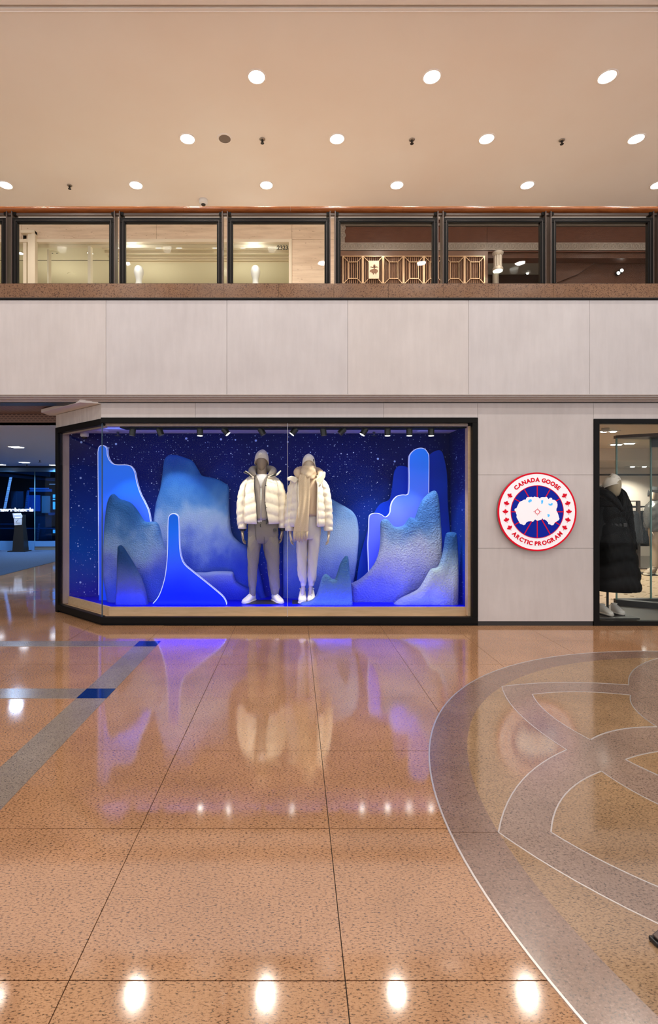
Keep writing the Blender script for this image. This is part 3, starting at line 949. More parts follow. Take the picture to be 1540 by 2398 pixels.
for px, py, lb in ((128, 592, 'oval access plate with two dark slots in the cream ceiling'), (168, 642, 'small round cover plate in the cream ceiling by the slim post'), (324, 592, 'round cover plate in the cream ceiling over the left bust')):
    Y = yc2(py)
    t_ = thing('ceiling_plate', (PX(px, Y), Y, zc2), lb, 'cover plate')
    MB().lathe([(0.0, -0.01), (0.085, -0.01), (0.09, 0.0), (0, 0)], wloc(t_), 24).build('plate', 'cream_paint', t_)
    if px == 128:
        for dx in (-0.045, 0.045):
            MB().box(wloc(t_).x + dx - 0.012, wloc(t_).x + dx + 0.012, Y - 0.014, Y + 0.014, zc2 - 0.013, zc2 - 0.009).build('slot', 'dark_metal', t_)
gp = MB().box(xo0, xo1, YS + 0.06, YS + 0.07, ZM + 0.02, zo).build('window_1', 'store_glass', origin=(0, YS, ZM))
tag(gp, 'large glass front of the left upper shop', 'window', kind='structure')

def text_mesh(s, size, extrude=0.002, offset=0.0, align='CENTER'):
    cu = bpy.data.curves.new('txt', 'FONT')
    cu.body = s
    cu.size = size
    cu.extrude = extrude
    cu.offset = offset
    cu.align_x = align
    o = bpy.data.objects.new('txt', cu)
    C.objects.link(o)
    dg = bpy.context.evaluated_depsgraph_get()
    me = bpy.data.meshes.new_from_object(o.evaluated_get(dg))
    bpy.data.objects.remove(o)
    return me
# shop number
me = text_mesh('2323', 0.105, 0.002, 0.0025)
me.materials.append(MATS['ink'])
o = bpy.data.objects.new('shop_number', me)
C.objects.link(o)
o.location = (PX(661.5, YS), YS + 0.052, PZ(581, YS))
o.rotation_euler = (math.pi / 2, 0, 0)
tag(o, 'dark number 2323 on the glass of the cream shop', 'shop number')
# white busts
def bust(px, lb):
    Y = YS + 0.45
    t_ = thing('mannequin_bust', (PX(px, Y), Y, PZ(760, Y)), lb, 'mannequin', 'white busts in the upper shop window')
    x, z1 = PX(px, Y), PZ(621, Y)
    s = Y / F
    rr = []
    for py, hw, hd in ((622, 3, 3), (624, 6.5, 7), (628, 9.5, 11), (634, 11.2, 13), (640, 11.2, 13), (646, 9.8, 11), (651, 7.8, 9), (655, 7, 7), (662, 7, 7), (668, 10, 9), (674, 22, 12), (690, 26, 14), (720, 22, 13), (740, 20, 12)):
        rr.append([(x + hw * s * math.sin(a), Y - hd * s * math.cos(a), PZ(py, Y)) for a in [2 * math.pi * j / 24 for j in range(24)]])
    MB().rings(rr).build('bust', 'mannequin_white', t_, True)
    lamp('bust_fill', 'POINT', (x, Y - 0.35, PZ(615, Y)), 3.0, (1, 0.97, 0.93), parent=t_, shadow_soft_size=0.05)  # point light added to brighten the bust
    MB().lathe([(0.02, 0), (0.02, PZ(740, Y) - PZ(760, Y))], wloc(t_), 12).build('pole', 'nickel', t_)
    MB().box(x - 0.22, x + 0.22, Y - 0.18, Y + 0.18, ZM + 0.012, PZ(760, Y)).build('plinth', 'cream_trim', t_)
bust(325, 'left one of two white faceless busts in the upper shop')
bust(598, 'white faceless bust in the upper shop, under the number 2323')

# right upper shopfront: walnut panelling, carved frieze, brass screen
ww = thing('wall_walnut', (PX(1150, YS), YS, ZM), 'dark walnut panelled front of the right upper shop', 'wall', kind='structure')
xr = 14
MB().box(xe, xr, YS + 0.04, YS + 0.25, PZ(602, YS), ZC).build('backing', 'walnut', ww)
MB().box(xe, PX(1142, YS), YS + 0.04, YS + 0.25, ZM, PZ(602, YS)).build('backing', 'walnut', ww)
pj = [807, 1140, 1282, 1600, 2100]
for a, b in zip(pj[:-1], pj[1:]):
    MB().box(PX(a, YS) + 0.003, PX(b, YS) - 0.003, YS + 0.0, YS + 0.04, PZ(568, YS), PZ(531, YS)).build('panel', 'walnut', ww)
MB().box(xe, xr, YS - 0.02, YS + 0.04, PZ(529, YS), PZ(524, YS)).build('bead', 'frieze_grey', ww)
MB().box(xe, PX(1142, YS), YS + 0.0, YS + 0.04, PZ(600, YS), PZ(587, YS)).build('panel', 'walnut_light', ww)
MB().box(PX(1134, YS), PX(1142, YS), YS - 0.0, YS + 0.04, ZM, PZ(600, YS)).build('stile', 'walnut_light', ww)
MB().box(PX(1142, YS), xr, YS - 0.0, YS + 0.04, PZ(590, YS), PZ(587, YS)).build('bead', 'walnut', ww)
# right half: dark panels below the frieze
MB().box(PX(1285, YS), xr, YS + 0.3, YS + 0.35, ZM, PZ(590, YS)).build('panel', 'walnut', ww)
MB().box(PX(1138, YS), xr, YS + 2.4, YS + 2.5, ZM, ZC).build('panel', 'walnut', ww)
MB().prism([(PX(1285, YS), PZ(664, YS)), (PX(1300, YS), PZ(656, YS)), (PX(1370, YS), PZ(628, YS)), (PX(1420, YS), PZ(595, YS)), (PX(1432, YS), PZ(588, YS)), (PX(1285, YS), PZ(588, YS))], YS + 0.30, YS + 0.24, 'y').build('panel', 'walnut', ww)  # raised piece standing in for the diagonal shadow across the panel
fz = thing('trim_5', (PX(1150, YS), YS, PZ(586, YS)), 'grey frieze of carved rosette circles across the walnut shopfront', 'frieze', kind='structure')
z0, z1 = PZ(586.5, YS), PZ(569, YS)
for a, b in ((796, 1000), (1000, 1152), (1152, 1400), (1400, 1640)):
    MB().box(PX(a, YS) + 0.001, PX(b, YS) - 0.001, YS - 0.01, YS + 0.04, z0, z1).build('frieze_block', 'frieze_grey', fz)
MB().box(xe, PX(807, YS), YS - 0.008, YS + 0.04, z1, PZ(529, YS)).build('frieze_block', 'frieze_grey', fz)
MB().box(xe, PX(1640, YS), YS - 0.014, YS, z1 - 0.006, z1).build('fillet', 'frieze_line', fz)
MB().box(xe, PX(1640, YS), YS - 0.014, YS, z0, z0 + 0.006).build('fillet', 'frieze_line', fz)
rm = MB()
rm.lathe([(0.050, 0), (0.053, 0.005), (0.057, 0.005), (0.060, 0), (0.050, 0)], (0, 0, 0), 20, 'y')
rm.lathe([(0.008, 0), (0.008, 0.005), (0.0, 0.006)], (0, 0, 0), 8, 'y')
for k in range(6):
    a = k * math.pi / 3
    pts = [(0.0, 0, 0)]
    q = [(0.046 * math.cos(a + d) * r_, -0.002, 0.046 * math.sin(a + d) * r_) for r_, d in ((0.2, 0), (0.55, 0.25), (0.8, 0.1), (1.0, -0.25))]
    rm.tube(q, 0.004, 4)
rme = rm.mesh('rosette', m='frieze_line')
for k in range(45):
    piece('rosette', rme, fz, (PX(804.5 + 18 * k, YS) - PX(1150, YS), -0.011, (z0 + z1) / 2 - z0))
for k in range(2):
    piece('rosette', rme, fz, (PX(801.5, YS) - PX(1150, YS), -0.011, PZ(552 - 17 * k, YS) - z0))
# brass screen
scr = thing('brass_screen', (PX(967, YS), YS, ZM), 'brass lattice screen over brown wooden slats in the walnut shopfront', 'screen')
pz0, pz1 = PZ(669, YS), PZ(602, YS)
pwid = PX(848.4, YS) - PX(801, YS)
fb, sl_ = MB(), MB()
T = 0.013
yy = YS - 0.05
fb.box(0, T * 1.4, yy, yy + 0.03, 0, pz1 - pz0).box(pwid - T * 1.4, pwid, yy, yy + 0.03, 0, pz1 - pz0)
fb.box(0, pwid, yy, yy + 0.03, pz1 - pz0 - T, pz1 - pz0).box(0, pwid, yy, yy + 0.03, 0, T)
ix0, ix1, iz1, iz0 = pwid * 0.28, pwid * 0.74, (pz1 - pz0) * 0.80, (pz1 - pz0) * 0.20
fb.box(ix0, ix0 + T, yy, yy + 0.028, iz0, iz1).box(ix1 - T, ix1, yy, yy + 0.028, iz0, iz1)
fb.box(ix0, ix1, yy, yy + 0.028, iz1 - T, iz1).box(ix0, ix1, yy, yy + 0.028, iz0, iz0 + T)
for (ax, az), (bx_, bz) in (((0, 0), (ix0, iz0)), ((pwid, 0), (ix1, iz0)), ((0, pz1 - pz0), (ix0, iz1)), ((pwid, pz1 - pz0), (ix1, iz1))):
    fb.bar((ax, yy + 0.014, az), (bx_, yy + 0.014, bz), T * 0.9, 0.026, (0, 1, 0))
for k in range(10):
    xk = pwid * (k + 0.5) / 10
    sl_.box(xk - 0.011, xk + 0.011, YS - 0.018, YS + 0.04, 0, pz1 - pz0)
for mbx in (fb, sl_):
    mbx.v = [(p[0], p[1] - YS, p[2]) for p in mbx.v]
fme, sme = fb.mesh('lattice', m='brass'), sl_.mesh('slats', m='slat_wood')
for k in range(7):
    xk = PX(801, YS) + pwid * k - PX(967, YS)
    piece('lattice', fme, scr, (xk, 0, pz0 - ZM))
    piece('slats', sme, scr, (xk, 0, pz0 - ZM))
MB().box(PX(801, YS), PX(1133, YS), YS - 0.04, YS + 0.04, ZM, pz0).build('panel', 'walnut_light', scr)
# plaque with hanging sheep
plq = thing('sheep_plaque', (PX(873, YS), YS - 0.06, PZ(656, YS)), 'pale metal plaque with a cut-out sheep hanging from a ribbon', 'plaque')
MB().box(PX(861.5, YS), PX(885.5, YS), YS - 0.065, YS - 0.052, PZ(656, YS), PZ(614.5, YS)).build('plate', 'plaque_metal', plq)
sc = 0.3247
def pc(x, y): return (PX(780 + x * sc, YS), PZ(580 + y * sc, YS))
sheep = [(260, 178), (266, 170), (275, 168), (283, 166), (290, 165), (300, 166), (310, 168), (316, 174), (318, 182), (314, 190), (307, 194), (304, 204), (300, 204), (299, 195), (290, 196), (288, 205), (283, 205), (281, 195), (273, 193), (270, 186), (263, 187), (259, 183)]
MB().prism([pc(*p) for p in sheep], YS - 0.066, YS - 0.07, 'y').build('sheep', 'slat_wood', plq)
MB().prism([pc(*p) for p in ((286, 166), (287, 150), (284, 140), (288, 134), (297, 134), (300, 141), (296, 150), (297, 166))], YS - 0.066, YS - 0.07, 'y').build('ribbon_bow', 'slat_wood', plq)
MB().prism([pc(*p) for p in ((262, 152), (270, 148), (278, 152), (288, 147), (300, 149), (310, 147), (318, 155), (310, 153), (300, 156), (290, 153), (278, 157), (270, 153))], YS - 0.066, YS - 0.07, 'y').build('ribbon', 'slat_wood', plq)
# fluted column lamp
Yc = YS - 0.15
xc = PX(1165, Yc)
col = thing('column_lamp', (xc, Yc, ZM), 'grey fluted column lamp with a glowing ring at its foot', 'lamp')
def flute(r, n=12, d=0.12):
    return [(xc + r * (1 - d * (j % 2)) * math.cos(math.pi * j / n), Yc + r * (1 - d * (j % 2)) * math.sin(math.pi * j / n)) for j in range(2 * n)]
MB().rings([[(*p, z) for p in flute(0.073)] for z in (PZ(629, Yc), PZ(598, Yc))]).build('shaft', 'frieze_line', col)
MB().lathe([(0.075, 0), (0.09, 0.02), (0.10, 0.035), (0.10, 0.055), (0.07, 0.075), (0.0, 0.08)], (xc, Yc, PZ(599, Yc)), 24).build('capital', 'frieze_line', col, True, angle=40)
MB().lathe([(0.0, -0.02), (0.085, -0.02), (0.095, 0.0), (0.09, 0.03), (0.075, 0.05)], (xc, Yc, PZ(632, Yc)), 24).build('collar', 'frieze_line', col, True, angle=40)
MB().lathe([(0.0, -0.032), (0.082, -0.03), (0.086, -0.018), (0.0, -0.018)], (xc, Yc, PZ(632, Yc)), 24).build('lens', 'lamp_lens_green', col)
MB().lathe([(0.055, 0), (0.055, PZ(637, Yc) - ZM - 0.012)], (xc, Yc + 0.1, ZM + 0.012), 16).build('pole', 'frieze_grey', col)
lamp('column_glow', 'POINT', (xc, Yc - 0.25, PZ(625, Yc)), 0.7, (1, 0.92, 0.7), parent=col)
gp = MB().box(PX(1143, YS), xr, YS + 0.012, YS + 0.022, ZM + 0.02, PZ(590, YS)).build('window_2', 'store_glass', origin=(PX(1400, YS), YS, ZM))
tag(gp, 'dark shop glass right of the fluted column lamp', 'window', kind='structure')
for px, py, lb in ((1239, 634, 'upper one of the left pair of tiny lights in the dark shop'), (1233, 641, 'lower one of the left pair of tiny lights in the dark shop'), (1453, 635, 'upper one of the right pair of tiny lights on the brown panel'), (1445, 641, 'lower one of the right pair of tiny lights on the brown panel')):
    Y = YS + (2.36 if px < 1300 else 0.27)
    t_ = thing('accent_light', P(px, py, Y), lb, 'light', 'tiny paired lights behind the railing')
    c = wloc(t_)
    MB().lathe([(0.045, 0), (0.04, 0.03), (0.0, 0.03)], c, 14, 'y').build('housing', 'dark_metal', t_)
    MB().lathe([(0.0, 0.034), (0.03, 0.032), (0.03, 0.03)], c, 14, 'y').build('lens', 'lamp_lens_small', t_)

# ================================================================== DISPLAY WINDOW
XR = PX(1118, YW)                 # outer right of the black frame
wn = thing('window_3', (0, YW, 0), 'large black framed display window with an angled glass corner', 'window', kind='structure')
fz0 = PZ(1445, YW)
fz1 = PZ(990.5, YW)
yf0, yf1 = YW - 0.012, YW + 0.06
def chq(s0, s1, d0, d1):
    return [chpt(s0, d0), chpt(s1, d0), chpt(s1, d1), chpt(s0, d1)]
kx = 0.012 * (1 / math.tan(math.pi / 2 - math.atan2(CE[1] - CF[1], CF[0] - CE[0]) / 2))   # mitre at the corner
MB().prism([(CF[0] - 0.004, yf0), (XR, yf0), (XR, yf1), (CF[0] + 0.03, yf1)], 0.03, fz0).build('bottom_rail', 'black_metal', wn, bevel=0.004)
MB().prism([(CF[0] + 0.012, yf0 + 0.03), (XR, yf0 + 0.03), (XR, yf1), (CF[0] + 0.03, yf1)], 0.0, 0.03).build('kick_rail', 'black_metal', wn)
MB().prism([(CF[0] - 0.004, yf0), (XR, yf0), (XR, yf1), (CF[0] + 0.03, yf1)], fz1, zt).build('top_rail', 'black_metal', wn, bevel=0.004)
MB().box(XR - 0.066, XR, yf0, yf1, fz0, fz1).build('stile', 'black_metal', wn, bevel=0.003)
MB().prism([(CF[0] - 0.004, yf0), (CF[0] + 0.03, yf1), chpt(CL, -0.06), chpt(CL, 0.012)], 0.03, fz0 + 0.005).build('bottom_rail', 'black_metal', wn, bevel=0.004)
MB().prism([(CF[0] + 0.012, yf0 + 0.03), (CF[0] + 0.03, yf1), chpt(CL, -0.06), chpt(CL, -0.018)], 0.0, 0.03).build('kick_rail', 'black_metal', wn)
MB().prism([(CF[0] - 0.004, yf0), (CF[0] + 0.03, yf1), chpt(CL, -0.06), chpt(CL, 0.012)], 2.405, zt2 + 0.005).build('top_rail', 'black_metal', wn, bevel=0.004)
MB().prism(chq(CL - 0.07, CL, -0.06, 0.012), 0.0, zt2).build('stile', 'black_metal', wn, bevel=0.003)
xg = PX(673, YW)
MB().box(CF[0] + 0.012, xg - 0.0015, YW + 0.006, YW + 0.016, fz0 - 0.01, fz1 + 0.01).build('pane', 'clear_glass', wn)
MB().box(xg + 0.0015, XR - 0.06, YW + 0.006, YW + 0.016, fz0 - 0.01, fz1 + 0.01).build('pane', 'clear_glass', wn)
MB().box(xg - 0.0025, xg + 0.0025, YW + 0.004, YW + 0.018, fz0, fz1).build('glass_joint', 'glass_joint', wn)
MB().prism(chq(0.004, CL - 0.05, -0.016, -0.006), fz0 - 0.005, 2.44).build('pane', 'clear_glass', wn)
MB().box(CF[0] + 0.002, CF[0] + 0.012, YW + 0.004, YW + 0.016, fz0, fz1).build('glass_joint', 'glass_edge_blue', wn)
# timber lining inside the frame
YR1 = 6.24
ln = thing('trim_6', (0, YR1, 0.1), 'pale timber lining and sill inside the display window', 'timber lining', kind='structure')
zs = PZ(1440, 6.2)
inL = chpt(CL - 0.02, -0.19)
def cin(d):   # corner of the inner offset line
    a = math.atan2(CE[1] - CF[1], CF[0] - CE[0])
    return (CF[0] + d * math.tan(a / 2), YW + d)
MB().prism([cin(0.06), (XR - 0.04, YW + 0.06), (XR - 0.04, YR1), cin(0.13)], fz0 - 0.06, zs - 0.02).build('sill', 'sill_wood', ln)
MB().prism([cin(0.06), cin(0.13), chpt(CL, -0.13), chpt(CL, -0.06)], fz0 - 0.06, zs - 0.02).build('sill', 'sill_wood', ln)
MB().prism([cin(0.13), (XR - 0.04, YR1), (XR - 0.04, YR1 + 0.03), cin(0.16)], 0.06, ZD + 0.002).build('riser', 'sill_wood', ln)
MB().prism([cin(0.13), cin(0.16), chpt(CL, -0.16), chpt(CL, -0.13)], 0.06, ZD + 0.002).build('riser', 'sill_wood', ln)
MB().box(PX(1093, 6.2), XR - 0.05, YW + 0.06, YR1 + 0.03, fz0, fz1 + 0.02).build('side_lining', 'sill_wood', ln)
MB().prism([cin(0.06), (XR - 0.05, YW + 0.06), (XR - 0.05, 6.21), cin(0.10)], 2.40, 2.43).build('head_lining', 'liner_wood', ln)
MB().prism([cin(0.06), cin(0.10), chpt(CL, -0.10), chpt(CL, -0.06)], 2.385, 2.41).build('head_lining', 'liner_wood', ln)
MB().prism([chpt(CL - 0.075, -0.05), chpt(CL - 0.06, -0.05), (PX(168, 6.97), 6.97), (PX(165, 6.99), 6.99), chpt(CL - 0.02, -0.06)], fz0, 2.42).build('side_lining', 'liner_wood', ln)
# display box
XBR = 2.105
bwall = MB().box(-3.10, XBR + 0.4, YB, YB + 0.06, 0, 2.75).build('wall_display', 'night_sky_print', origin=(0, YB, ZD))
tag(bwall, 'deep blue starry night print at the back of the display', 'backdrop', kind='structure')
MB().box(XBR, XBR + 0.06, YR1 + 0.03, YB, 0.0, 2.6).build('side_panel', 'night_sky_print', bwall)
dk = MB().prism([cin(0.16), (XBR, YR1 + 0.03), (XBR, YB), (-3.06, YB), chpt(CL - 0.06, -0.16)], 0.02, ZD).build('floor_display', 'deck_blue', origin=(0, 6.6, ZD))
tag(dk, 'bright blue deck of the display window', 'floor', kind='structure')
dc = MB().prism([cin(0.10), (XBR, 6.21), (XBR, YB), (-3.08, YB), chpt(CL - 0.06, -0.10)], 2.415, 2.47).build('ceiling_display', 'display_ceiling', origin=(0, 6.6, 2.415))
tag(dc, 'white ceiling of the display window, blue wash put into its paint', 'ceiling', kind='structure')
MB().prism([(PX(282, 6.24), 6.215), (PX(1092, 6.24), 6.215), (PX(1068, 6.4), 6.40), (PX(296, 6.4), 6.40)], 2.385, 2.418).build('track_channel', 'black_metal', dc)
# enclosure behind
bk = MB().box(-3.12, 3.1, YB + 0.06, YB + 0.16, 0, 2.78).build('wall_back', 'white_paint', origin=(0, YB + 0.1, 0))
tag(bk, 'partition hidden behind the display backdrop', 'wall', kind='structure')

# ---- track spotlights
heads = [(311, 309, 0), (372, 378, 0), (468, 468, 0), (523, 536, 0), (609, 618, 0), (693, 681, 0), (756, 758, 0), (806, 791, 0), (856, 847, 0), (907, 907, 0), (958, 958, 0), (1009, 1009, 0)]
hl = ['leftmost track spot in the display', 'second track spot from the left, tilted slightly right', 'upright track spot above the tall left peak', 'track spot tilted right, next to the man\'s left', 'track spot right above the man\'s beanie',
      'track spot tilted sharply left between the two mannequins', 'nearly upright track spot above the woman', 'track spot tilted sharply left, right of the woman', 'fourth track spot from the right, tilted slightly left', 'third track spot from the right, upright', 'second track spot from the right, upright', 'rightmost upright track spot in the display']
aims = {0: ((-2.3, 6.6, 0.6), 24, 1.0), 1: ((-1.5, 6.75, 1.2), 26, 1.1), 2: ((-0.45, 6.5, 1.1), 50, 0.5), 3: ((-0.42, 6.5, 1.0), 30, 0.5), 4: ((-0.40, 6.5, 1.5), 7, 0.6), 5: ((-0.40, 6.5, 0.9), 30, 0.6), 6: ((0.18, 6.45, 1.3), 12, 0.6),
        7: ((0.15, 6.45, 0.9), 30, 0.6), 8: ((0.2, 6.45, 1.15), 46, 0.55), 9: ((0.95, 6.7, 0.7), 36, 1.0), 10: ((1.5, 6.5, 0.6), 36, 1.0), 11: ((1.95, 6.4, 0.6), 30, 0.9)}
for i, (ta, tb_, _) in enumerate(heads):
    Y = 6.30
    a = Vector((PX(ta, Y), Y, 2.385))
    b = Vector((PX(tb_, Y), Y, 2.305))
    t_ = thing('track_spotlight', tuple(a), hl[i], 'spotlight', 'black track spotlights in the display')
    d = (b - a).normalized()
    lit = i in (2, 3, 5, 8, 9, 10, 11)
    MB().tube([a + d * 0.0, a + d * 0.085], 0.0385, 20).build('barrel', 'black_plastic', t_, True, angle=40)
    MB().tube([a + d * 0.0855, a + d * 0.088], 0.031, 18).build('lens', 'lamp_lens_small' if lit else 'nickel', t_, True, angle=40)
    MB().box(a.x - 0.018, a.x + 0.018, Y - 0.03, Y + 0.03, 2.375, 2.3865).build('adapter', 'black_plastic', t_)
    tg, pw_, ss = aims[i]
    cold = i not in (2, 3, 4, 5, 6, 7, 8)
    lamp('spot_beam', 'SPOT', tuple(a + d * 0.1), pw_, (0.86, 0.92, 1.0) if cold else (1.0, 0.89, 0.72), target=tg, parent=t_, spot_size=ss, spot_blend=0.5, shadow_soft_size=0.03)
# added blue fill lights without fixtures: ceiling wash, then deck edge
lamp('ceiling_fill', 'AREA', (-0.35, 6.42, 2.375), 2.5, (0.16, 0.28, 1.0), target=(-0.35, 6.62, 2.475), shape='RECTANGLE', size=4.2, size_y=0.02)
lamp('display_fill', 'AREA', (-0.3, 6.285, ZD + 0.015), 13, (0.05, 0.09, 1.0), target=(-0.3, 6.75, 1.6), shape='RECTANGLE', size=4.3, size_y=0.03)
# ceiling bits of the display
t_ = thing('dome_camera', P(198, 1017, 6.9), 'white dome camera in the left corner of the display ceiling', 'camera')
t_.location.z = 2.415
MB().lathe([(0.055, 0), (0.055, -0.045), (0.04, -0.055)], wloc(t_), 24).build('housing', 'white_paint', t_, True)
MB().lathe([(0.036, -0.05), (0.03, -0.075), (0.0, -0.085)], wloc(t_), 18).build('dome', 'shade_lens', t_, True)
for px, Y, lb in ((241, 6.72, 'white disc detector on the display ceiling beside the glass corner'), (990, 6.72, 'white disc detector on the display ceiling near the right spots')):
    t_ = thing('ceiling_detector', (PX(px, Y), Y, 2.415), lb, 'detector')
    MB().lathe([(0.075, 0), (0.072, -0.006), (0.05, -0.010), (0.0, -0.011)], wloc(t_), 24).build('cover', 'display_ceiling', t_, True)
for px, Y, lb in ((276, 6.72, 'dark sprinkler in the left part of the display ceiling'), (875, 6.72, 'dark sprinkler in the right part of the display ceiling')):
    t_ = thing('sprinkler', (PX(px, Y), Y, 2.415), lb, 'sprinkler')
    piece('nozzle', s_me2, t_)
    MB().lathe([(0.0, -0.064), (0.038, -0.064), (0.038, -0.06), (0.0, -0.06)], wloc(t_), 16).build('deflector', 'dark_metal', t_)

# ---- scenery: foam rocks
def outline(pts, Y, n=5, zfloor=ZD):
    """open outline traced from left foot to right foot -> world x,z polygon standing on the deck"""
    q = [(PX(a, Y), max(PZ(b, Y), zfloor)) for a, b in pts]
    q[0] = (q[0][0], zfloor)
    q[-1] = (q[-1][0], zfloor)
    return [(float(p[0]), max(float(p[1]), zfloor)) for p in catmull(q, n)]

def poly_dist(px, pz, poly, closed_bottom=True):
    """distance to the open outline (not its foot), nearest points, inside mask"""
    A = np.array(poly)
    B = np.roll(A, -1, axis=0)
    best = np.full(px.shape, 1e9)
    nx, nz = px.copy(), pz.copy()
    inside = np.zeros(px.shape, bool)
    m = len(A)
    for i in range(m):
        ax, az = A[i]
        bx_, bz = B[i]
        cond = ((az > pz) != (bz > pz))
        with np.errstate(divide='ignore', invalid='ignore'):
            xi = (bx_ - ax) * (pz - az) / (bz - az) + ax
        inside ^= cond & (px < xi)
        if i == m - 1:
            continue
        dx, dz = bx_ - ax, bz - az
        L2 = dx * dx + dz * dz
        if L2 < 1e-12: continue
        u = np.clip(((px - ax) * dx + (pz - az) * dz) / L2, 0, 1)
        qx, qz = ax + u * dx, az + u * dz
        d = np.hypot(px - qx, pz - qz)
        k = d < best
        best[k] = d[k]
        nx[k] = qx[k]
        nz[k] = qz[k]
    return best, nx, nz, inside

def rock(name, pts, Y, m, label, th=0.07, edge=0.045, fold=0.02, res=0.0085, ff=16.0, group='foam rock peaks in the display'):
    poly = outline(pts, Y)
    A = np.array(poly)
    x0, x1, z0, z1 = A[:, 0].min(), A[:, 0].max(), ZD, A[:, 1].max()
    nx_, nz_ = int((x1 - x0) / res) + 3, int((z1 - z0) / res) + 2
    gx = np.linspace(x0 - res, x1 + res, nx_)
    gz = np.linspace(z0 + 1e-6, z1 + res, nz_)
    GX, GZ = np.meshgrid(gx, gz)
    px, pz = GX.ravel(), GZ.ravel()
    d, qx, qz, ins = poly_dist(px, pz, poly)
    d = np.where(ins, d, 0)
    vx = np.where(ins, px, qx)
    vz = np.where(ins, pz, np.maximum(qz, ZD))
    e = np.clip(d / edge, 0, 1)
    h = (th - fold) * np.sqrt(1 - (1 - e) ** 2)
    rs = random.uniform(0, 6)
    fo = 0.5 + 0.5 * np.sin(ff * px + 2.0 * np.sin(2.3 * pz + rs) + rs) * np.cos(3.1 * pz + 1.3 * px + rs)
    fo2 = 0.5 + 0.5 * np.sin(2.2 * ff * px - 3 * pz + 2 * rs)
    h = h + fold * np.clip(d / 0.09, 0, 1) * (0.8 * fo + 0.2 * fo2)
    vy = Y + th - h
    I = ins.reshape(nz_, nx_)
    idx = np.arange(nx_ * nz_).reshape(nz_, nx_)
    faces = []
    keep = (I[:-1, :-1].astype(int) + I[:-1, 1:] + I[1:, :-1] + I[1:, 1:]) >= 1
    far = (np.hypot(vx - px, vz - pz) > res * 1.6).reshape(nz_, nx_)
    keep &= ~(far[:-1, :-1] | far[:-1, 1:] | far[1:, :-1] | far[1:, 1:])
    jj, ii = np.nonzero(keep)
    fcs = np.stack([idx[jj, ii], idx[jj, ii + 1], idx[jj + 1, ii + 1], idx[jj + 1, ii]], 1)
    used = np.unique(fcs)
    remap = -np.ones(nx_ * nz_, int)
    remap[used] = np.arange(len(used))
    mb = MB()
    mb.v = [tuple(p) for p in np.stack([vx[used], vy[used], vz[used]], 1).tolist()]
    mb.f = [tuple(f) for f in remap[fcs].tolist()]
    b = len(mb.v)
    mb.v += [(p[0], Y + th, p[1]) for p in poly]
    mb.f.append(tuple(range(b, b + len(poly))))
    o = mb.build(name, m, smooth=True)
    md = o.modifiers.new('edges', 'EDGE_SPLIT')
    md.split_angle = math.radians(75)
    return tag(o, label, 'scenery', group)

rock('foam_rock', [(350, 1420), (353, 1300), (356, 1230), (362, 1180), (372, 1145), (378, 1105), (381, 1080), (386, 1070), (395, 1064), (412, 1065), (435, 1072), (450, 1080), (460, 1096), (470, 1112), (482, 1116), (505, 1121), (525, 1131), (534, 1142), (535, 1180), (538, 1230), (545, 1255), (562, 1272), (578, 1281), (595, 1300), (610, 1350), (618, 1390), (622, 1405)], 6.80, 'rock_back', 'tall flat-topped blue and white peak behind the man', th=0.06, fold=0.012, ff=7)
rock('foam_rock', [(662, 1420), (662, 1340), (663, 1260), (670, 1200), (690, 1158), (720, 1150), (760, 1158), (775, 1167), (790, 1176), (812, 1188), (828, 1200), (838, 1220), (841, 1255), (838, 1300), (833, 1340), (828, 1366), (822, 1405)], 6.80, 'rock_pale', 'rounded pale blue peak behind the woman', th=0.06, fold=0.012, ff=7)
rock('foam_rock', [(245, 1420), (240, 1380), (235.5, 1350), (236, 1290), (239, 1230), (244, 1185), (250, 1165), (257, 1157), (264, 1158), (275, 1168), (288, 1172), (303, 1179), (317, 1195), (330, 1215), (337, 1222), (355, 1222), (365, 1226), (371, 1240), (377, 1265), (383, 1285), (390, 1297), (400, 1330), (412, 1412)], 6.52, 'rock_left', 'broad sloping blue peak by the glass corner', th=0.09, fold=0.035, ff=9)
rock('foam_rock', [(266, 1420), (269, 1360), (271, 1290), (273, 1280), (280, 1278), (287, 1285), (300, 1305), (315, 1330), (328, 1357), (337, 1385), (344, 1418)], 6.37, 'rock_small', 'small dark blue fin-shaped rock at the front left', th=0.07, fold=0.01, ff=8)
rock('foam_rock', [(438, 1420), (440, 1360), (446, 1345), (455, 1342), (480, 1342), (500, 1339.5), (530, 1339.5), (544, 1342), (547, 1353), (552, 1364), (568, 1375), (590, 1384), (603, 1393), (609, 1408)], 6.70, 'rock_low', 'low flat-topped blue rock left of the man\'s shoe', th=0.07, fold=0.012, ff=8)
rock('foam_rock', [(820, 1420), (822, 1372), (828, 1367), (840, 1361), (855, 1350), (872, 1332), (884, 1312), (891, 1285), (893, 1250), (893, 1228), (896, 1220), (903, 1216), (912, 1218), (920, 1228), (928, 1234), (940, 1234), (950, 1229), (958, 1217), (963, 1212), (970, 1213), (975, 1213), (983, 1190), (993, 1170), (1005, 1157), (1018, 1149), (1026, 1151), (1031, 1165), (1035, 1200), (1039, 1260), (1041, 1330), (1042, 1412)], 6.52, 'rock_right', 'largest rough-textured peak on the right side of the display', th=0.10, fold=0.04, ff=9)
rock('foam_rock', [(702, 1420), (706, 1413), (725, 1409), (738, 1400), (745, 1385), (750, 1368), (755, 1353), (762, 1346), (770, 1349), (778, 1357), (785, 1357), (790, 1345), (797, 1322), (807, 1306), (813, 1303), (817, 1310), (820, 1340), (824, 1380), (827, 1419)], 6.33, 'rock_mid', 'small two-humped grey blue rock in front of the woman\'s shoes', th=0.07, fold=0.012, ff=11)
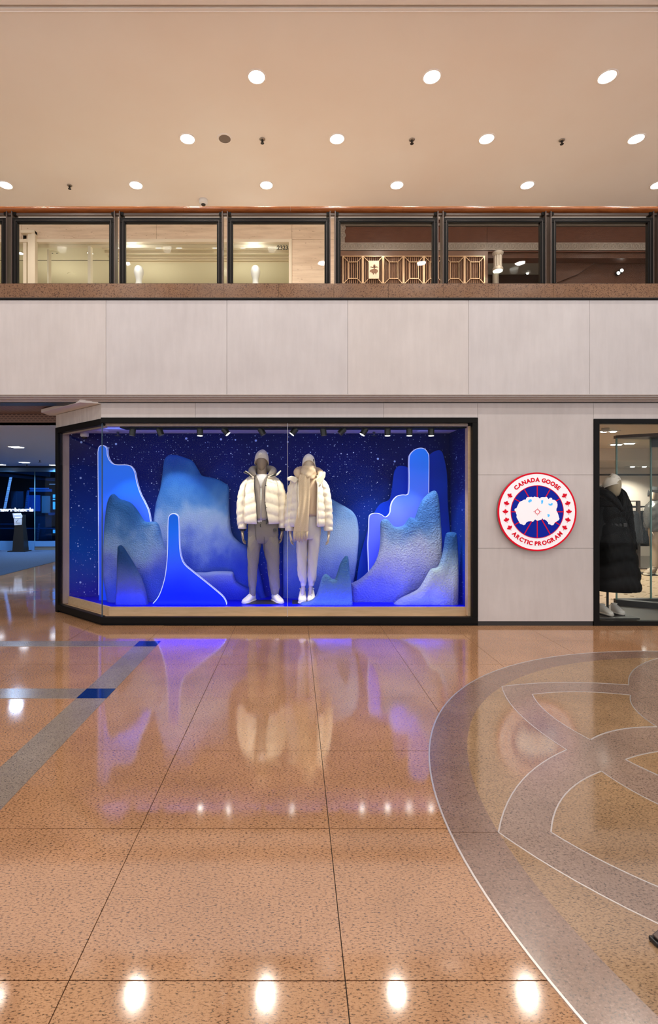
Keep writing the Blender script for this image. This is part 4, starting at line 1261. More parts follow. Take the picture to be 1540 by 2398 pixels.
rock('foam_rock', [(925, 1420), (930, 1412), (945, 1402), (970, 1390), (985, 1380), (998, 1360), (1008, 1342), (1015, 1334), (1028, 1331), (1035, 1318), (1042, 1292), (1048, 1256), (1054, 1248), (1070, 1248), (1075, 1256), (1078, 1300), (1079, 1360), (1078, 1419)], 6.35, 'rock_corner', 'rough rock with a narrow tower in the right front corner', th=0.10, fold=0.045, ff=12)
# flat cut-out board at the back right
bp = outline([(830, 1420), (838, 1330), (848, 1283), (862, 1235), (876, 1200), (890, 1180), (908, 1172), (915, 1158), (921, 1112), (926, 1098), (934, 1091), (947, 1092), (955, 1096), (970, 1110), (990, 1100), (1004, 1067), (1022, 1055), (1032, 1056), (1038, 1068), (1046, 1110), (1048, 1180), (1053, 1240), (1055, 1300), (1056, 1405)], 6.88)
o = MB().prism(bp, 6.90, 6.87, 'y').build('scenery_board', 'board_blue', bevel=0.006)
tag(o, 'flat plain blue two-peaked board behind the glowing right shape', 'scenery')

# ---- edge-lit acrylic shapes
def slab(pts, Y, m, label, th=0.055, rim=0.0085):
    poly = outline(pts, Y, 6)
    A = np.array(poly)
    t_ = thing('edge_lit_shape', ((A[0, 0] + A[-1, 0]) / 2, Y + th / 2, ZD), label, 'scenery', 'edge-lit acrylic shapes')
    MB().prism(poly, Y + th, Y + 0.003, 'y').build('body', m, t_)
    for yy, r in ((Y + 0.004, rim), (Y + th - 0.004, rim * 0.8)):
        mb = MB()
        mb.tube([(p[0], yy, p[1]) for p in poly[1:-1]], r * 0.62, 8)
        mb.build('rim', 'slab_rim', t_, True)
slab([(231, 1420), (231, 1330), (230, 1200), (229, 1075), (229.5, 1055), (232, 1046), (239, 1043), (246, 1045.5), (250, 1053), (251, 1066), (256, 1078), (264, 1086), (275, 1088.5), (298, 1089), (308, 1094), (315, 1106), (320, 1130), (328, 1155), (338, 1175), (347, 1195), (351, 1215), (353, 1240), (356, 1405)], 6.68, 'slab_left', 'tall glowing blue shape with a stepped shoulder on the left')
slab([(355, 1420), (372, 1395), (384, 1360), (389, 1330), (392, 1290), (393, 1230), (394, 1214), (398, 1206), (406, 1203), (414, 1206), (418, 1215), (419, 1240), (420, 1280), (424, 1305), (432, 1322), (450, 1338), (480, 1362), (508, 1385), (522, 1398), (529, 1410), (530, 1420)], 6.36, 'slab_front', 'glowing blue bottle-necked shape with a white edge at the front')
slab([(863, 1420), (863, 1330), (861, 1275), (863, 1243), (864, 1214), (868, 1205), (880, 1202), (892, 1205), (901, 1211), (908, 1208), (913, 1200), (915, 1185), (920, 1172), (930, 1162), (942, 1159), (952, 1159), (957, 1152), (958, 1120), (957.5, 1080), (960, 1065), (970, 1054), (982, 1049.5), (993, 1051), (1001, 1060), (1004, 1075), (1003.5, 1160), (1003, 1300), (1003, 1405)], 6.72, 'slab_right', 'tall glowing blue finger-shaped piece with white rim on the right')

# ================================================================== MANNEQUINS
def interp_rows(rows, m):
    a = [tuple(float(v) for v in r) for r in rows]
    return [tuple(p) for p in catmull(a, m)]

def loft(rows, n=40, m=4, disp=None, t0=None, t1=None, caps=True, e=1.0):
    """rows: (z, cx, cy, hw, hd[, tL, tR]) rings in the xy plane; angle 0 faces the viewer"""
    mb = MB()
    rr = interp_rows(rows, m)
    rings = []
    zlo, zhi = rr[0][0], rr[-1][0]
    for r in rr:
        z, cx, cy, hw, hd = r[:5]
        op = len(r) > 5
        ring = []
        for j in range(n + (1 if op else 0)):
            if op:
                a0, a1 = r[6], 2 * math.pi + r[5]
                t = a0 + (a1 - a0) * j / n
            else:
                t = 2 * math.pi * j / n
            s, c = math.sin(t), math.cos(t)
            if e != 1.0:
                s = math.copysign(abs(s) ** e, s)
                c = math.copysign(abs(c) ** e, c)
            d = disp(z, t, (z - zlo) / (zhi - zlo)) if disp else 0.0
            ring.append((cx + (hw + d) * s, cy - (hd + d) * c, z))
        rings.append(ring)
    op = len(rr[0]) > 5
    if rings[0][0][2] > rings[-1][0][2]:
        rings = rings[::-1]
    mb.rings(rings, not op, caps and not op)
    return mb

def puff(z0, pitch, amp, chev=0.0, wr=0.003, ph=0.0):
    def f(z, t, v):
        u = ((z - z0 + chev * abs(math.sin(t)) - chev * 0.5 * math.cos(2 * t)) / pitch) % 1.0
        return amp * (math.sin(math.pi * u) ** 0.45) + wr * math.sin(23 * t + 60 * z + ph) * math.sin(31 * z + 3 * t + ph) + wr * 0.7 * math.sin(41 * t - 37 * z)
    return f

def hand(mb, wrist, side, sc=1.0, bend=0.0):
    """hanging relaxed hand; side = -1 for the hand at the picture's left"""
    w_ = Vector(wrist)
    k = sc
    rr = []
    for dz, hx_, hy_, ox in ((0.03, 0.020, 0.026, 0), (0.0, 0.019, 0.027, 0), (-0.03, 0.018, 0.036, 0.002), (-0.06, 0.017, 0.042, 0.004), (-0.088, 0.013, 0.040, 0.006), (-0.098, 0.008, 0.034, 0.007)):
        rr.append([(w_.x + (-side * ox + hx_ * math.sin(a)) * k, w_.y + hy_ * math.cos(a) * k, w_.z + dz * k) for a in [2 * math.pi * j / 14 for j in range(14)]])
    mb.rings(rr[::-1])
    L = [0.072, 0.082, 0.078, 0.060]
    for i in range(4):
        y0 = (-0.031 + 0.021 * i)
        b = w_ + Vector((-side * 0.006, y0, -0.088)) * k
        l_ = L[i] * k
        curl = 0.35 + 0.12 * i
        pts = [b, b + Vector((-side * 0.12 * curl * l_, -0.05 * l_, -0.42 * l_)), b + Vector((-side * 0.42 * curl * l_, -0.10 * l_, -0.74 * l_)), b + Vector((-side * 0.85 * curl * l_, -0.12 * l_, -0.98 * l_))]
        mb.tube(catmull(pts, 4), [0.0095 * k * (1 - 0.035 * q) for q in range(13)], 8)
    b = w_ + Vector((-side * 0.002, -0.034, -0.035)) * k
    pts = [b, b + Vector((-side * 0.008, -0.026, -0.025)) * k, b + Vector((-side * 0.016, -0.036, -0.052)) * k, b + Vector((-side * 0.022, -0.036, -0.076)) * k]
    mb.tube(catmull(pts, 4), [0.0115 * k * (1 - 0.03 * q) for q in range(13)], 8)
    return mb

def head(mb, c, hw, hd, h, tilt=(0, 0), turn=0.0, neck_to=None):
    """smooth faceless head: c = chin-to-crown centre"""
    rr = []
    prof = [(-0.5, 0.30, -0.25), (-0.47, 0.48, -0.2), (-0.40, 0.66, -0.12), (-0.28, 0.82, -0.04), (-0.12, 0.94, 0), (0.06, 1.0, 0.02), (0.24, 0.97, 0.05), (0.38, 0.82, 0.06), (0.46, 0.58, 0.06), (0.5, 0.2, 0.06)]
    R = Matrix.Rotation(turn, 3, 'Z') @ Matrix.Rotation(tilt[0], 3, 'X') @ Matrix.Rotation(tilt[1], 3, 'Y')
    n = 28
    for z, r, oy in prof:
        ring = []
        for j in range(n):
            t = 2 * math.pi * j / n
            x = hw * r * math.sin(t)
            y = -hd * r * math.cos(t) + oy * hd
            if math.cos(t) > 0.8 and z < 0.2:       # faint ridge down the middle of the face
                y -= 0.006 * (math.cos(t) - 0.8) / 0.2
            p = R @ Vector((x, y, z * h)) + Vector(c)
            ring.append(p)
        rr.append(ring)
    mb.rings(rr)
    return mb

def shoe(parent, toe, heel, z0, width=0.10, height=0.105, m='shoe_white', ms='shoe_sole'):
    """low sneaker from heel to toe (plan points), standing at z0"""
    toe, heel = Vector((*toe, 0)), Vector((*heel, 0))
    ax = (toe - heel)
    L = ax.length
    ax.normalize()
    sd = Vector((ax.y, -ax.x, 0))
    sole_h = 0.032
    def ring(u, hw, z_lo, z_hi, n=16):
        c = heel + ax * (u * L)
        pts = []
        for j in range(n):
            a = 2 * math.pi * j / n
            x = hw * math.copysign(abs(math.cos(a)) ** 0.75, math.cos(a))
            s = math.sin(a)
            z = (z_lo + z_hi) / 2 + (z_hi - z_lo) / 2 * math.copysign(abs(s) ** 0.8, s)
            p = c + sd * x
            pts.append((p.x, p.y, z0 + z))
        return pts
    w2 = width / 2
    st = [(0.0, 0.35, 0.06), (0.03, 0.62, height * 0.9), (0.12, 0.74, height), (0.28, 0.78, height * 0.97), (0.42, 0.80, height * 0.86), (0.58, 0.90, height * 0.70), (0.74, 0.97, height * 0.56), (0.88, 0.88, height * 0.47), (0.96, 0.62, height * 0.40), (1.0, 0.25, height * 0.34)]
    up = MB().rings([ring(u, w2 * a, 0.012, h) for u, a, h in st]).build('shoe', m, parent, True)
    so = MB().rings([ring(u, w2 * a, 0.0, sole_h, 16) for u, a in ((-0.02, 0.45), (0.0, 0.70), (0.1, 0.86), (0.35, 0.86), (0.6, 1.0), (0.76, 1.06), (0.9, 0.97), (0.99, 0.66), (1.025, 0.25))]).build('sole', ms, up, True)
    lc = MB()
    for i in range(5):
        u = 0.40 + 0.075 * i
        c = heel + ax * (u * L)
        h = np.interp(u, [s[0] for s in st], [s[2] for s in st]) + z0
        for s in (-1, 1):
            a = c + sd * (s * width * 0.20) + Vector((0, 0, h - 0.010))
            b = c + sd * (-s * width * 0.05) + ax * 0.012 + Vector((0, 0, h + 0.003))
            lc.tube([a, b], 0.0042, 6)
    lc.build('laces', 'lace_white', up)
    c = heel + ax * (0.17 * L)
    cm = MB()
    pts = [c + sd * (width * 0.30 * math.cos(a)) + ax * (L * 0.16 * math.sin(a)) + Vector((0, 0, z0 + height * (0.98 - 0.0 * a))) for a in [2 * math.pi * j / 16 for j in range(17)]]
    cm.tube(pts, 0.009, 8, caps=False)
    cm.build('collar', m, up, True)
    return up

def beanie(parent, c, hw, hd, z_side, z_front, z_top, m, peak=0.0, cuff=0.0, tiltx=0.0, n=36, seam_amp=0.0):
    rr = []
    prof = [(0.0, 1.03), (0.14, 1.06), (0.30, 1.05), (0.48, 0.99), (0.64, 0.88), (0.78, 0.71), (0.89, 0.49), (0.96, 0.28), (1.0, 0.08)]
    prof = interp_rows(prof, 3)
    for u, r in prof:
        ring = []
        for j in range(n):
            t = 2 * math.pi * j / n
            f = max(0.0, math.cos(t)) ** 0.9
            zb = z_side + (z_front - z_side) * f - 0.02 * max(0, -math.cos(t))
            z = zb + (z_top - zb) * u
            rad = r + seam_amp * math.sin(8 * t) * u
            x = c[0] + hw * rad * math.sin(t) + peak * (u ** 3)
            y = c[1] - hd * rad * math.cos(t)
            ring.append((x, y, z + tiltx * math.sin(t)))
        rr.append(ring)
    o = MB().rings(rr).build('beanie', m, parent, True)
    # rolled lower edge
    pts = [(c[0] + hw * 1.04 * math.sin(t), c[1] - hd * 1.04 * math.cos(t), z_side + (z_front - z_side) * max(0.0, math.cos(t)) ** 0.9 - 0.02 * max(0, -math.cos(t)) + tiltx * math.sin(t)) for t in [2 * math.pi * j / n for j in range(n + 1)]]
    MB().tube(pts, 0.006, 8, caps=False).build('hem', m, o, True)
    return o

# ------------------------------------------------ man in cream jacket
Y0 = 6.59
S = Y0 / F
def W(px, py, dy=0.0): return (PX(px, Y0), Y0 + dy, PZ(py, Y0))
def row(py, xl, xr, hd, dy=0.0, gl=None, gr=None):
    cx, hw = (PX(xl, Y0) + PX(xr, Y0)) / 2, (PX(xr, Y0) - PX(xl, Y0)) / 2
    r = [PZ(py, Y0), cx, Y0 + dy, hw, hd]
    if gl is not None:
        r += [math.asin(max(-0.98, min(0.98, (PX(gl, Y0) - cx) / hw))), math.asin(max(-0.98, min(0.98, (PX(gr, Y0) - cx) / hw)))]
    return tuple(r)

mn = thing('mannequin', (PX(613, Y0), Y0, ZD), 'taupe male mannequin in open cream puffer jacket and charcoal joggers', 'mannequin', 'dressed mannequins in the starry display')
MB().box(PX(578, 6.5), PX(652, 6.5), 6.42, 6.66, ZD, ZD + 0.008).build('base_plate', 'dark_metal', mn)
b = MB()
head(b, W(612.5, 1079, -0.005), 0.070, 0.095, PZ(1056, Y0) - PZ(1102, Y0))
nb = loft([row(1122, 597, 630, 0.075), row(1114, 600, 625.5, 0.062), row(1105, 601, 624.5, 0.060), row(1096, 602, 623.5, 0.058), row(1088, 603, 623, 0.05)], 28)
b.add(nb.v, nb.f)
hand(b, W(567, 1240, 0.0), -1, 1.12)
hand(b, W(661, 1238, 0.0), 1, 1.12)
ank = loft([row(1384, 584, 597, 0.04), row(1394, 585, 598, 0.045)], 16)
b.add(ank.v, ank.f)
b.build('body', 'mannequin_taupe', mn, True)
# clothes from inside out
MB_t = loft([row(1228, 583, 645, 0.128), row(1200, 581, 647, 0.122), row(1160, 580, 647, 0.118), row(1130, 582, 646, 0.108), row(1120, 588, 640, 0.09), row(1114, 598, 629, 0.070), row(1111, 600, 627, 0.066)], 40)
MB_t.build('tee_shirt', 'tee_white', mn, True)
loft([row(1217, 581, 647, 0.134, 0, 612.2, 612.6), row(1190, 580, 648, 0.130, 0, 612.2, 612.6), row(1160, 579, 648, 0.126, 0, 612.2, 612.6), row(1141, 580, 648, 0.122, 0, 611.5, 613), row(1125, 584, 644, 0.108, 0, 606, 618.5), row(1115, 594, 632, 0.085, 0, 601, 625)], 48).build('hoodie', 'jersey_grey', mn, True, solid=0.008)
zp = MB()
zp.tube([W(612.4, 1216, -0.142), W(612.4, 1175, -0.137), W(612.4, 1143, -0.132)], 0.0055, 6)
zp.tube([W(612, 1143, -0.132), W(606, 1124, -0.112), W(602, 1115, -0.085)], 0.0055, 6)
zp.tube([W(613, 1143, -0.132), W(618.5, 1124, -0.112), W(624.5, 1115, -0.085)], 0.0055, 6)
zp.build('hoodie_zip', 'zip_cream', mn, True)
# hood lying round the neck
hd_ = MB()
ring_pts = []
hp = [(598, 1115, -0.085, 4), (593, 1107, -0.06, 7), (590, 1101, 0.0, 8.5), (597, 1098, 0.08, 9), (613, 1097, 0.11, 9), (630, 1098, 0.08, 9), (639, 1102, 0.0, 8.5), (637, 1108, -0.06, 7), (629, 1116, -0.085, 4)]
cp = catmull([(*W(a, b_, c_), r_ * S) for a, b_, c_, r_ in hp], 5)
hd_.tube([p[:3] for p in cp], [p[3] for p in cp], 14)
hd_.build('hood', 'jersey_grey', mn, True)
pf = puff(PZ(1226, Y0), 24 * S, 0.0125, 0.035, 0.003)
jk = loft([row(1225, 576, 650, 0.150, 0, 604, 629), row(1218, 574, 653, 0.158, 0, 603.5, 628), row(1200, 573, 654, 0.160, 0, 603, 625.5), row(1180, 573, 653, 0.154, 0, 602, 622.5), row(1155, 573, 653, 0.145, 0, 599, 621.5), row(1135, 573, 654, 0.132, 0, 597.5, 623.5), row(1124, 578, 649, 0.115, 0, 597.5, 625), row(1117, 587, 640, 0.095, 0, 598, 627)], 72, 7, pf)
jk = jk.build('jacket', 'down_cream', mn, True, solid=0.012)
for gl in ((598, 597.5, 599, 602, 603, 604), (626.5, 623.5, 621.5, 622.5, 625.5, 629)):
    pts = [W(gx_, py, -hd - 0.004) for gx_, py, hd in zip(gl, (1118, 1135, 1155, 1180, 1200, 1224), (0.098, 0.136, 0.150, 0.158, 0.164, 0.156))]
    MB().tube(catmull(pts, 5), 0.0042, 6).build('zip', 'zip_black', jk, True)
pts = [W(625, 1214, -0.165), W(625.5, 1221, -0.168), W(625, 1226, -0.166)]
MB().tube(pts, 0.0075, 6).build('zip_pull', 'zip_black', jk)
bt = MB()
for px, py in ((592, 1142), (592.5, 1166), (592.5, 1190), (592.5, 1215), (639.5, 1125), (624, 1138), (626, 1188)):
    hdv = float(np.interp(py, (1117, 1124, 1135, 1155, 1180, 1200, 1225), (0.095, 0.115, 0.132, 0.145, 0.154, 0.16, 0.15)))
    cxp = 613.5
    fx = (px - cxp) / 40.0
    bt.lathe([(0.0065, 0), (0.006, 0.004), (0.0, 0.005)], W(px, py, -(hdv + 0.024) * math.sqrt(max(0.05, 1 - fx * fx))), 10, 'y')
bt.build('snap_buttons', 'zip_black', jk)
for side, rows_, nm in ((-1, [row(1238, 559, 576, 0.055), row(1225, 556.5, 577, 0.062), row(1208, 555.5, 578.5, 0.068), row(1185, 555, 579.5, 0.072), row(1160, 558, 580.5, 0.078), row(1140, 563, 585, 0.082), row(1127, 570, 590, 0.078), row(1119, 581, 596, 0.06)], 'l'), (1, [row(1236, 653, 669, 0.055), row(1225, 651.5, 670, 0.062), row(1208, 650, 671.5, 0.068), row(1185, 648.5, 671.5, 0.072), row(1160, 646.5, 668.5, 0.078), row(1140, 641.5, 663, 0.082), row(1127, 636, 656.5, 0.078), row(1119, 630, 645.5, 0.06)], 'r')):
    sv = loft(rows_, 28, 6, puff(PZ(1226, Y0), 21 * S, 0.009, 0.02, 0.0035, side)).build('sleeve', 'down_cream', jk, True)
    x0 = 567.5 if side < 0 else 661
    loft([row(1243, x0 - 7, x0 + 7, 0.042), row(1236, x0 - 7.5, x0 + 7.5, 0.046)], 24, 2).build('cuff', 'zip_black', sv, True)
    sm = MB()
    fxr = (572.5, 573) if side < 0 else (653.5, 652)
    sm.tube(catmull([W(fxr[0], 1224, -0.085), W(fxr[0], 1190, -0.09), W(fxr[1], 1150, -0.092), W(fxr[1] + side * -3, 1128, -0.09)], 5), 0.003, 6)
    sm.build('seam', 'shoe_sole', sv, True)
# turned-out collar wings
for side, poly in ((-1, [(572, 1108), (577, 1103), (586, 1109), (597, 1119), (594, 1123), (584, 1113)]), (1, [(627, 1117), (640, 1112), (648, 1110), (657, 1102.5), (659, 1104), (652, 1113), (640, 1119), (628, 1122)])):
    MB().prism([(PX(a, Y0), PZ(b_, Y0)) for a, b_ in poly], Y0 - 0.085, Y0 - 0.125, 'y').build('collar', 'down_cream', jk, bevel=0.006)
for poly in ([(572, 1107), (575.5, 1104.5), (584, 1109.5), (592, 1118), (589, 1118), (582, 1112)], [(632, 1117), (640, 1113), (646, 1108.5), (649, 1110), (646, 1116), (638, 1117)]):
    MB().prism([(PX(a, Y0), PZ(b_, Y0)) for a, b_ in poly], Y0 - 0.125, Y0 - 0.131, 'y').build('collar_tab', 'zip_black', jk, bevel=0.003)
# joggers
tr = loft([row(1272, 590, 636, 0.09), row(1262, 581, 650, 0.115), row(1245, 580, 651.5, 0.128), row(1230, 580.5, 650.5, 0.13), row(1217, 582, 648, 0.125)], 40, 4)
def folds(z, t, v): return 0.003 * math.sin(5 * t + 26 * z) + 0.002 * math.sin(9 * t - 55 * z)
lg = loft([row(1391, 585, 597.5, 0.045), row(1384, 584, 598.5, 0.05), row(1376, 583.5, 599, 0.05), row(1371, 582, 599.5, 0.058), row(1360, 580.5, 600.5, 0.064), row(1330, 580, 603, 0.075), row(1300, 579, 607, 0.088), row(1275, 579, 611.5, 0.10), row(1255, 581.5, 616, 0.103), row(1242, 588, 611, 0.08)], 36, 5, folds)
tr.add(lg.v, lg.f)
lg = loft([row(1391, 636, 651, 0.045), row(1384, 634.5, 653, 0.05), row(1377, 632.5, 655, 0.05), row(1371, 631.5, 655, 0.058), row(1355, 628.5, 654, 0.066), row(1330, 626, 653.5, 0.076), row(1300, 620.5, 654, 0.088), row(1275, 614, 653.5, 0.10), row(1255, 612, 649.5, 0.103), row(1242, 618, 643, 0.08)], 36, 5, folds)
tr.add(lg.v, lg.f)
tr = tr.build('joggers', 'jersey_dark', mn, True)
MB().lathe([(0.024, 0), (0.024, 0.003), (0.0, 0.003)], W(644.5, 1240, -0.103), 20, 'y').build('round_patch', 'zip_black', tr)
MB().lathe([(0.016, 0), (0.016, 0.001), (0.014, 0.001), (0.014, 0), (0.016, 0)], W(644.5, 1240, -0.107), 20, 'y').build('patch_ring', 'jersey_grey', tr)
MB().tube([W(611, 1226, -0.135), W(610.5, 1230, -0.138), W(612, 1233, -0.139)], 0.004, 6).build('drawstring', 'zip_black', tr)
for s in ((598, 1226, 601, 1262), (619, 1226, 620, 1300)):
    MB().tube([W(s[0], s[1], -0.124), W(s[2], s[3], -0.112)], 0.0022, 5).build('seam', 'dark_metal', tr)
bn = beanie(mn, (PX(612.5, Y0), Y0 + 0.004), 0.086, 0.105, PZ(1086, Y0), PZ(1073, Y0), PZ(1052.5, Y0), 'beanie_grey', peak=0.012)
MB().lathe([(0.021, 0), (0.021, 0.005), (0.019, 0.006), (0.0, 0.006)], W(610.5, 1065, -0.098), 20, 'y').build('round_patch', 'zip_cream', bn)
MB().lathe([(0.012, 0), (0.012, 0.002), (0.009, 0.002), (0.009, 0), (0.012, 0)], W(610.5, 1065, -0.104), 16, 'y').build('patch_mark', 'beanie_grey', bn)
zs_ = ZD + 0.008
shoe(mn, (PX(571, 6.46), 6.43), (PX(594, 6.62), 6.66), ZD, 0.105, 0.115)
shoe(mn, (PX(659, 6.46), 6.43), (PX(640, 6.62), 6.66), ZD, 0.105, 0.115)

# ------------------------------------------------ woman in cream jacket with scarf
Y0 = 6.51
S = Y0 / F
wm = thing('mannequin', (PX(720, Y0), Y0, ZD), 'sand coloured female mannequin in cream puffer with long fringed beige scarf', 'mannequin', 'dressed mannequins in the starry display')
MB().box(PX(684, 6.5), PX(752, 6.5), 6.43, 6.66, ZD, ZD + 0.008).build('base_plate', 'dark_metal', wm)
b = MB()
head(b, W(722.5, 1087, -0.005), 0.066, 0.088, PZ(1066, Y0) - PZ(1109, Y0))
nb = loft([row(1125, 708, 738, 0.07), row(1112, 712, 733, 0.055), row(1100, 713, 732, 0.052)], 24)
b.add(nb.v, nb.f)
hand(b, W(679, 1245, 0.0), -1, 1.0)
hand(b, W(770, 1245, 0.0), 1, 1.0)
for rws in ([row(1392, 704, 713.5, 0.03), row(1380, 705, 714, 0.03), row(1362, 705, 715, 0.034)], [row(1392, 722, 731.5, 0.03), row(1380, 722.5, 732, 0.03), row(1362, 722.5, 733, 0.034)]):
    nb = loft(rws, 18)
    b.add(nb.v, nb.f)
b.build('body', 'mannequin_sand', wm, True)
loft([row(1208, 694, 748, 0.115), row(1180, 694, 747, 0.110), row(1150, 694, 748, 0.108), row(1128, 698, 745, 0.10), row(1118, 706, 738, 0.078)], 40).build('sweater', 'sweater_beige', wm, True)
pf = puff(PZ(1232, Y0), 18.5 * S, 0.011, 0.008, 0.003, 1.0)
jk = loft([row(1232, 680, 757, 0.145, 0, 699.5, 741), row(1220, 678, 759, 0.152, 0, 699.5, 741), row(1200, 679, 759, 0.152, 0, 699, 741), row(1175, 681, 758, 0.146, 0, 698, 741.5), row(1150, 682, 757, 0.138, 0, 697, 742), row(1132, 684, 755, 0.122, 0, 698, 743), row(1122, 690, 750, 0.105, 0, 700, 742), row(1115, 699, 744, 0.085, 0, 703, 738)], 72, 7, pf)
jk = jk.build('jacket', 'down_cream', wm, True, solid=0.012)
for side, rows_ in ((-1, [row(1243, 670, 687, 0.05), row(1232, 668, 687.5, 0.058), row(1212, 667.5, 689, 0.064), row(1190, 668, 690.5, 0.068), row(1165, 671.5, 692, 0.072), row(1145, 675, 694, 0.074), row(1130, 680, 698, 0.07), row(1121, 689, 704, 0.055)]), (1, [row(1243, 760.5, 777, 0.05), row(1232, 758, 777.5, 0.058), row(1212, 756, 777, 0.064), row(1190, 754, 776, 0.068), row(1165, 751, 773, 0.072), row(1145, 748, 769.5, 0.074), row(1130, 744, 763, 0.07), row(1121, 739, 753, 0.055)])):
    sv = loft(rows_, 28, 6, puff(PZ(1232, Y0), 17 * S, 0.012, 0.012, 0.003, side)).build('sleeve', 'down_cream', jk, True)
for px in (698.5, 741.5):
    pts = [W(px + (0.8 if px < 720 else 0), 1230, -0.155), W(px, 1190, -0.162), W(px - (1 if px < 720 else -1), 1150, -0.148), W(px + (0.5 if px < 720 else 1), 1130, -0.128)]
    MB().tube(catmull(pts, 5), 0.010, 8).build('placket', 'down_cream', jk, True)
MB().prism([(PX(a, Y0), PZ(b_, Y0)) for a, b_ in ((672, 1119), (682, 1115.5), (694, 1118), (696, 1128), (690, 1133), (680, 1127), (672, 1126))], Y0 - 0.07, Y0 - 0.13, 'y').build('collar', 'down_cream', jk, bevel=0.012, bev_seg=3)
MB().prism([(PX(a, Y0), PZ(b_, Y0)) for a, b_ in ((736, 1124), (752, 1113), (756, 1105), (761, 1107), (760, 1117), (750, 1136), (743, 1140))], Y0 - 0.07, Y0 - 0.125, 'y').build('collar', 'down_cream', jk, bevel=0.012, bev_seg=3)
hd_ = MB()
hp = [(702, 1122, -0.08, 4), (697, 1113, -0.05, 7), (696, 1105, 0.0, 9), (704, 1101, 0.08, 10), (722, 1100, 0.10, 10), (742, 1103, 0.08, 10), (750, 1109, 0.0, 8.5), (749, 1116, -0.06, 7), (742, 1124, -0.09, 4)]
cp = catmull([(*W(a, b_, c_), r_ * S) for a, b_, c_, r_ in hp], 5)
hd_.tube([p[:3] for p in cp], [p[3] for p in cp], 14)
hd_.build('hood', 'sweater_beige', wm, True)
# scarf
sc_ = loft([row(1125, 714, 732, 0.10, -0.02), row(1121, 704, 738, 0.118, -0.015), row(1113, 702, 740, 0.122, -0.01), row(1104, 703, 740, 0.118, 0), row(1096, 705, 739, 0.108, 0.005), row(1091.5, 706.5, 738, 0.098, 0.005), row(1094, 710, 735, 0.085, 0.01)], 40, 4, lambda z, t, v: 0.005 * math.sin(3 * t + 60 * z) + 0.003 * math.sin(7 * t - 90 * z))
sc_ = sc_.build('scarf', 'wool_beige', wm, True)
pan = MB()
rw = []
for py, xl, xr, dy in ((1112, 702, 726, -0.118), (1126, 698, 724.5, -0.138), (1150, 699, 724.5, -0.150), (1180, 698, 723.5, -0.166), (1205, 694, 722.5, -0.172), (1230, 689, 721, -0.170), (1243, 686.5, 720.5, -0.165)):
    rw.append((py, xl, xr, dy))
rings = []
for py, xl, xr, dy in interp_rows(rw, 4):
    ring = []
    N = 24
    for j in range(N + 1):
        u = j / N
        w_ = 0.004 * math.sin(u * 14 + py * 0.02)
        ring.append(W(xl + (xr - xl) * u, py, dy + w_))
    for j in range(N, -1, -1):
        u = j / N
        w_ = 0.004 * math.sin(u * 14 + py * 0.02)
        ring.append(W(xl + (xr - xl) * u, py, dy + w_ + 0.012))
    rings.append(ring)
pan.rings(rings)
pan.build('scarf_end', 'wool_beige', sc_, True, angle=60)
fg = MB()
for i in range(19):
    u = i / 18
    px = 687 + 33 * u
    ln_ = 17 + 7 * random.random() + 4 * (1 - u)
    fg.tube([W(px, 1242, -0.160), W(px - 0.8 + random.uniform(-.6, .6), 1242 + ln_ * 0.5, -0.162 + random.uniform(-.006, .006)), W(px - 1.2 + random.uniform(-1, 1), 1242 + ln_, -0.160)], 0.0042, 6)
fg.build('fringe', 'wool_beige', sc_, True)
tr = loft([row(1262, 695, 748, 0.10), row(1250, 692, 751, 0.112), row(1230, 693, 750, 0.115), row(1206, 695, 747, 0.108)], 40, 4)
lg = loft([row(1371, 704, 716, 0.045), row(1364, 703.5, 716.5, 0.046), row(1358, 700, 717.5, 0.055), row(1340, 696.5, 718, 0.064), row(1310, 695, 718.5, 0.072), row(1280, 693.5, 719.5, 0.084), row(1250, 694, 720, 0.098), row(1238, 699, 716, 0.07)], 36, 5, folds)
tr.add(lg.v, lg.f)
lg = loft([row(1371, 722, 735, 0.045), row(1364, 721.5, 736, 0.046), row(1358, 720, 739, 0.055), row(1340, 719, 741, 0.064), row(1310, 719.5, 743.5, 0.072), row(1280, 720, 748, 0.084), row(1250, 721, 749, 0.098), row(1238, 727, 744, 0.07)], 36, 5, folds)
tr.add(lg.v, lg.f)
tr.build('joggers', 'jersey_light', wm, True)
bn = beanie(wm, (PX(722.5, Y0), Y0 + 0.004), 0.078, 0.098, PZ(1093, Y0), PZ(1079, Y0), PZ(1062.5, Y0), 'beanie_cream')
MB().box(PX(731, Y0), PX(735, Y0), Y0 - 0.073, Y0 - 0.066, PZ(1082, Y0), PZ(1076, Y0)).build('patch', 'zip_black', bn)
shoe(wm, (PX(707.5, 6.43), 6.41), (PX(708.5, 6.62), 6.63), ZD, 0.112, 0.17)
shoe(wm, (PX(729, 6.43), 6.41), (PX(728, 6.62), 6.63), ZD, 0.112, 0.17)

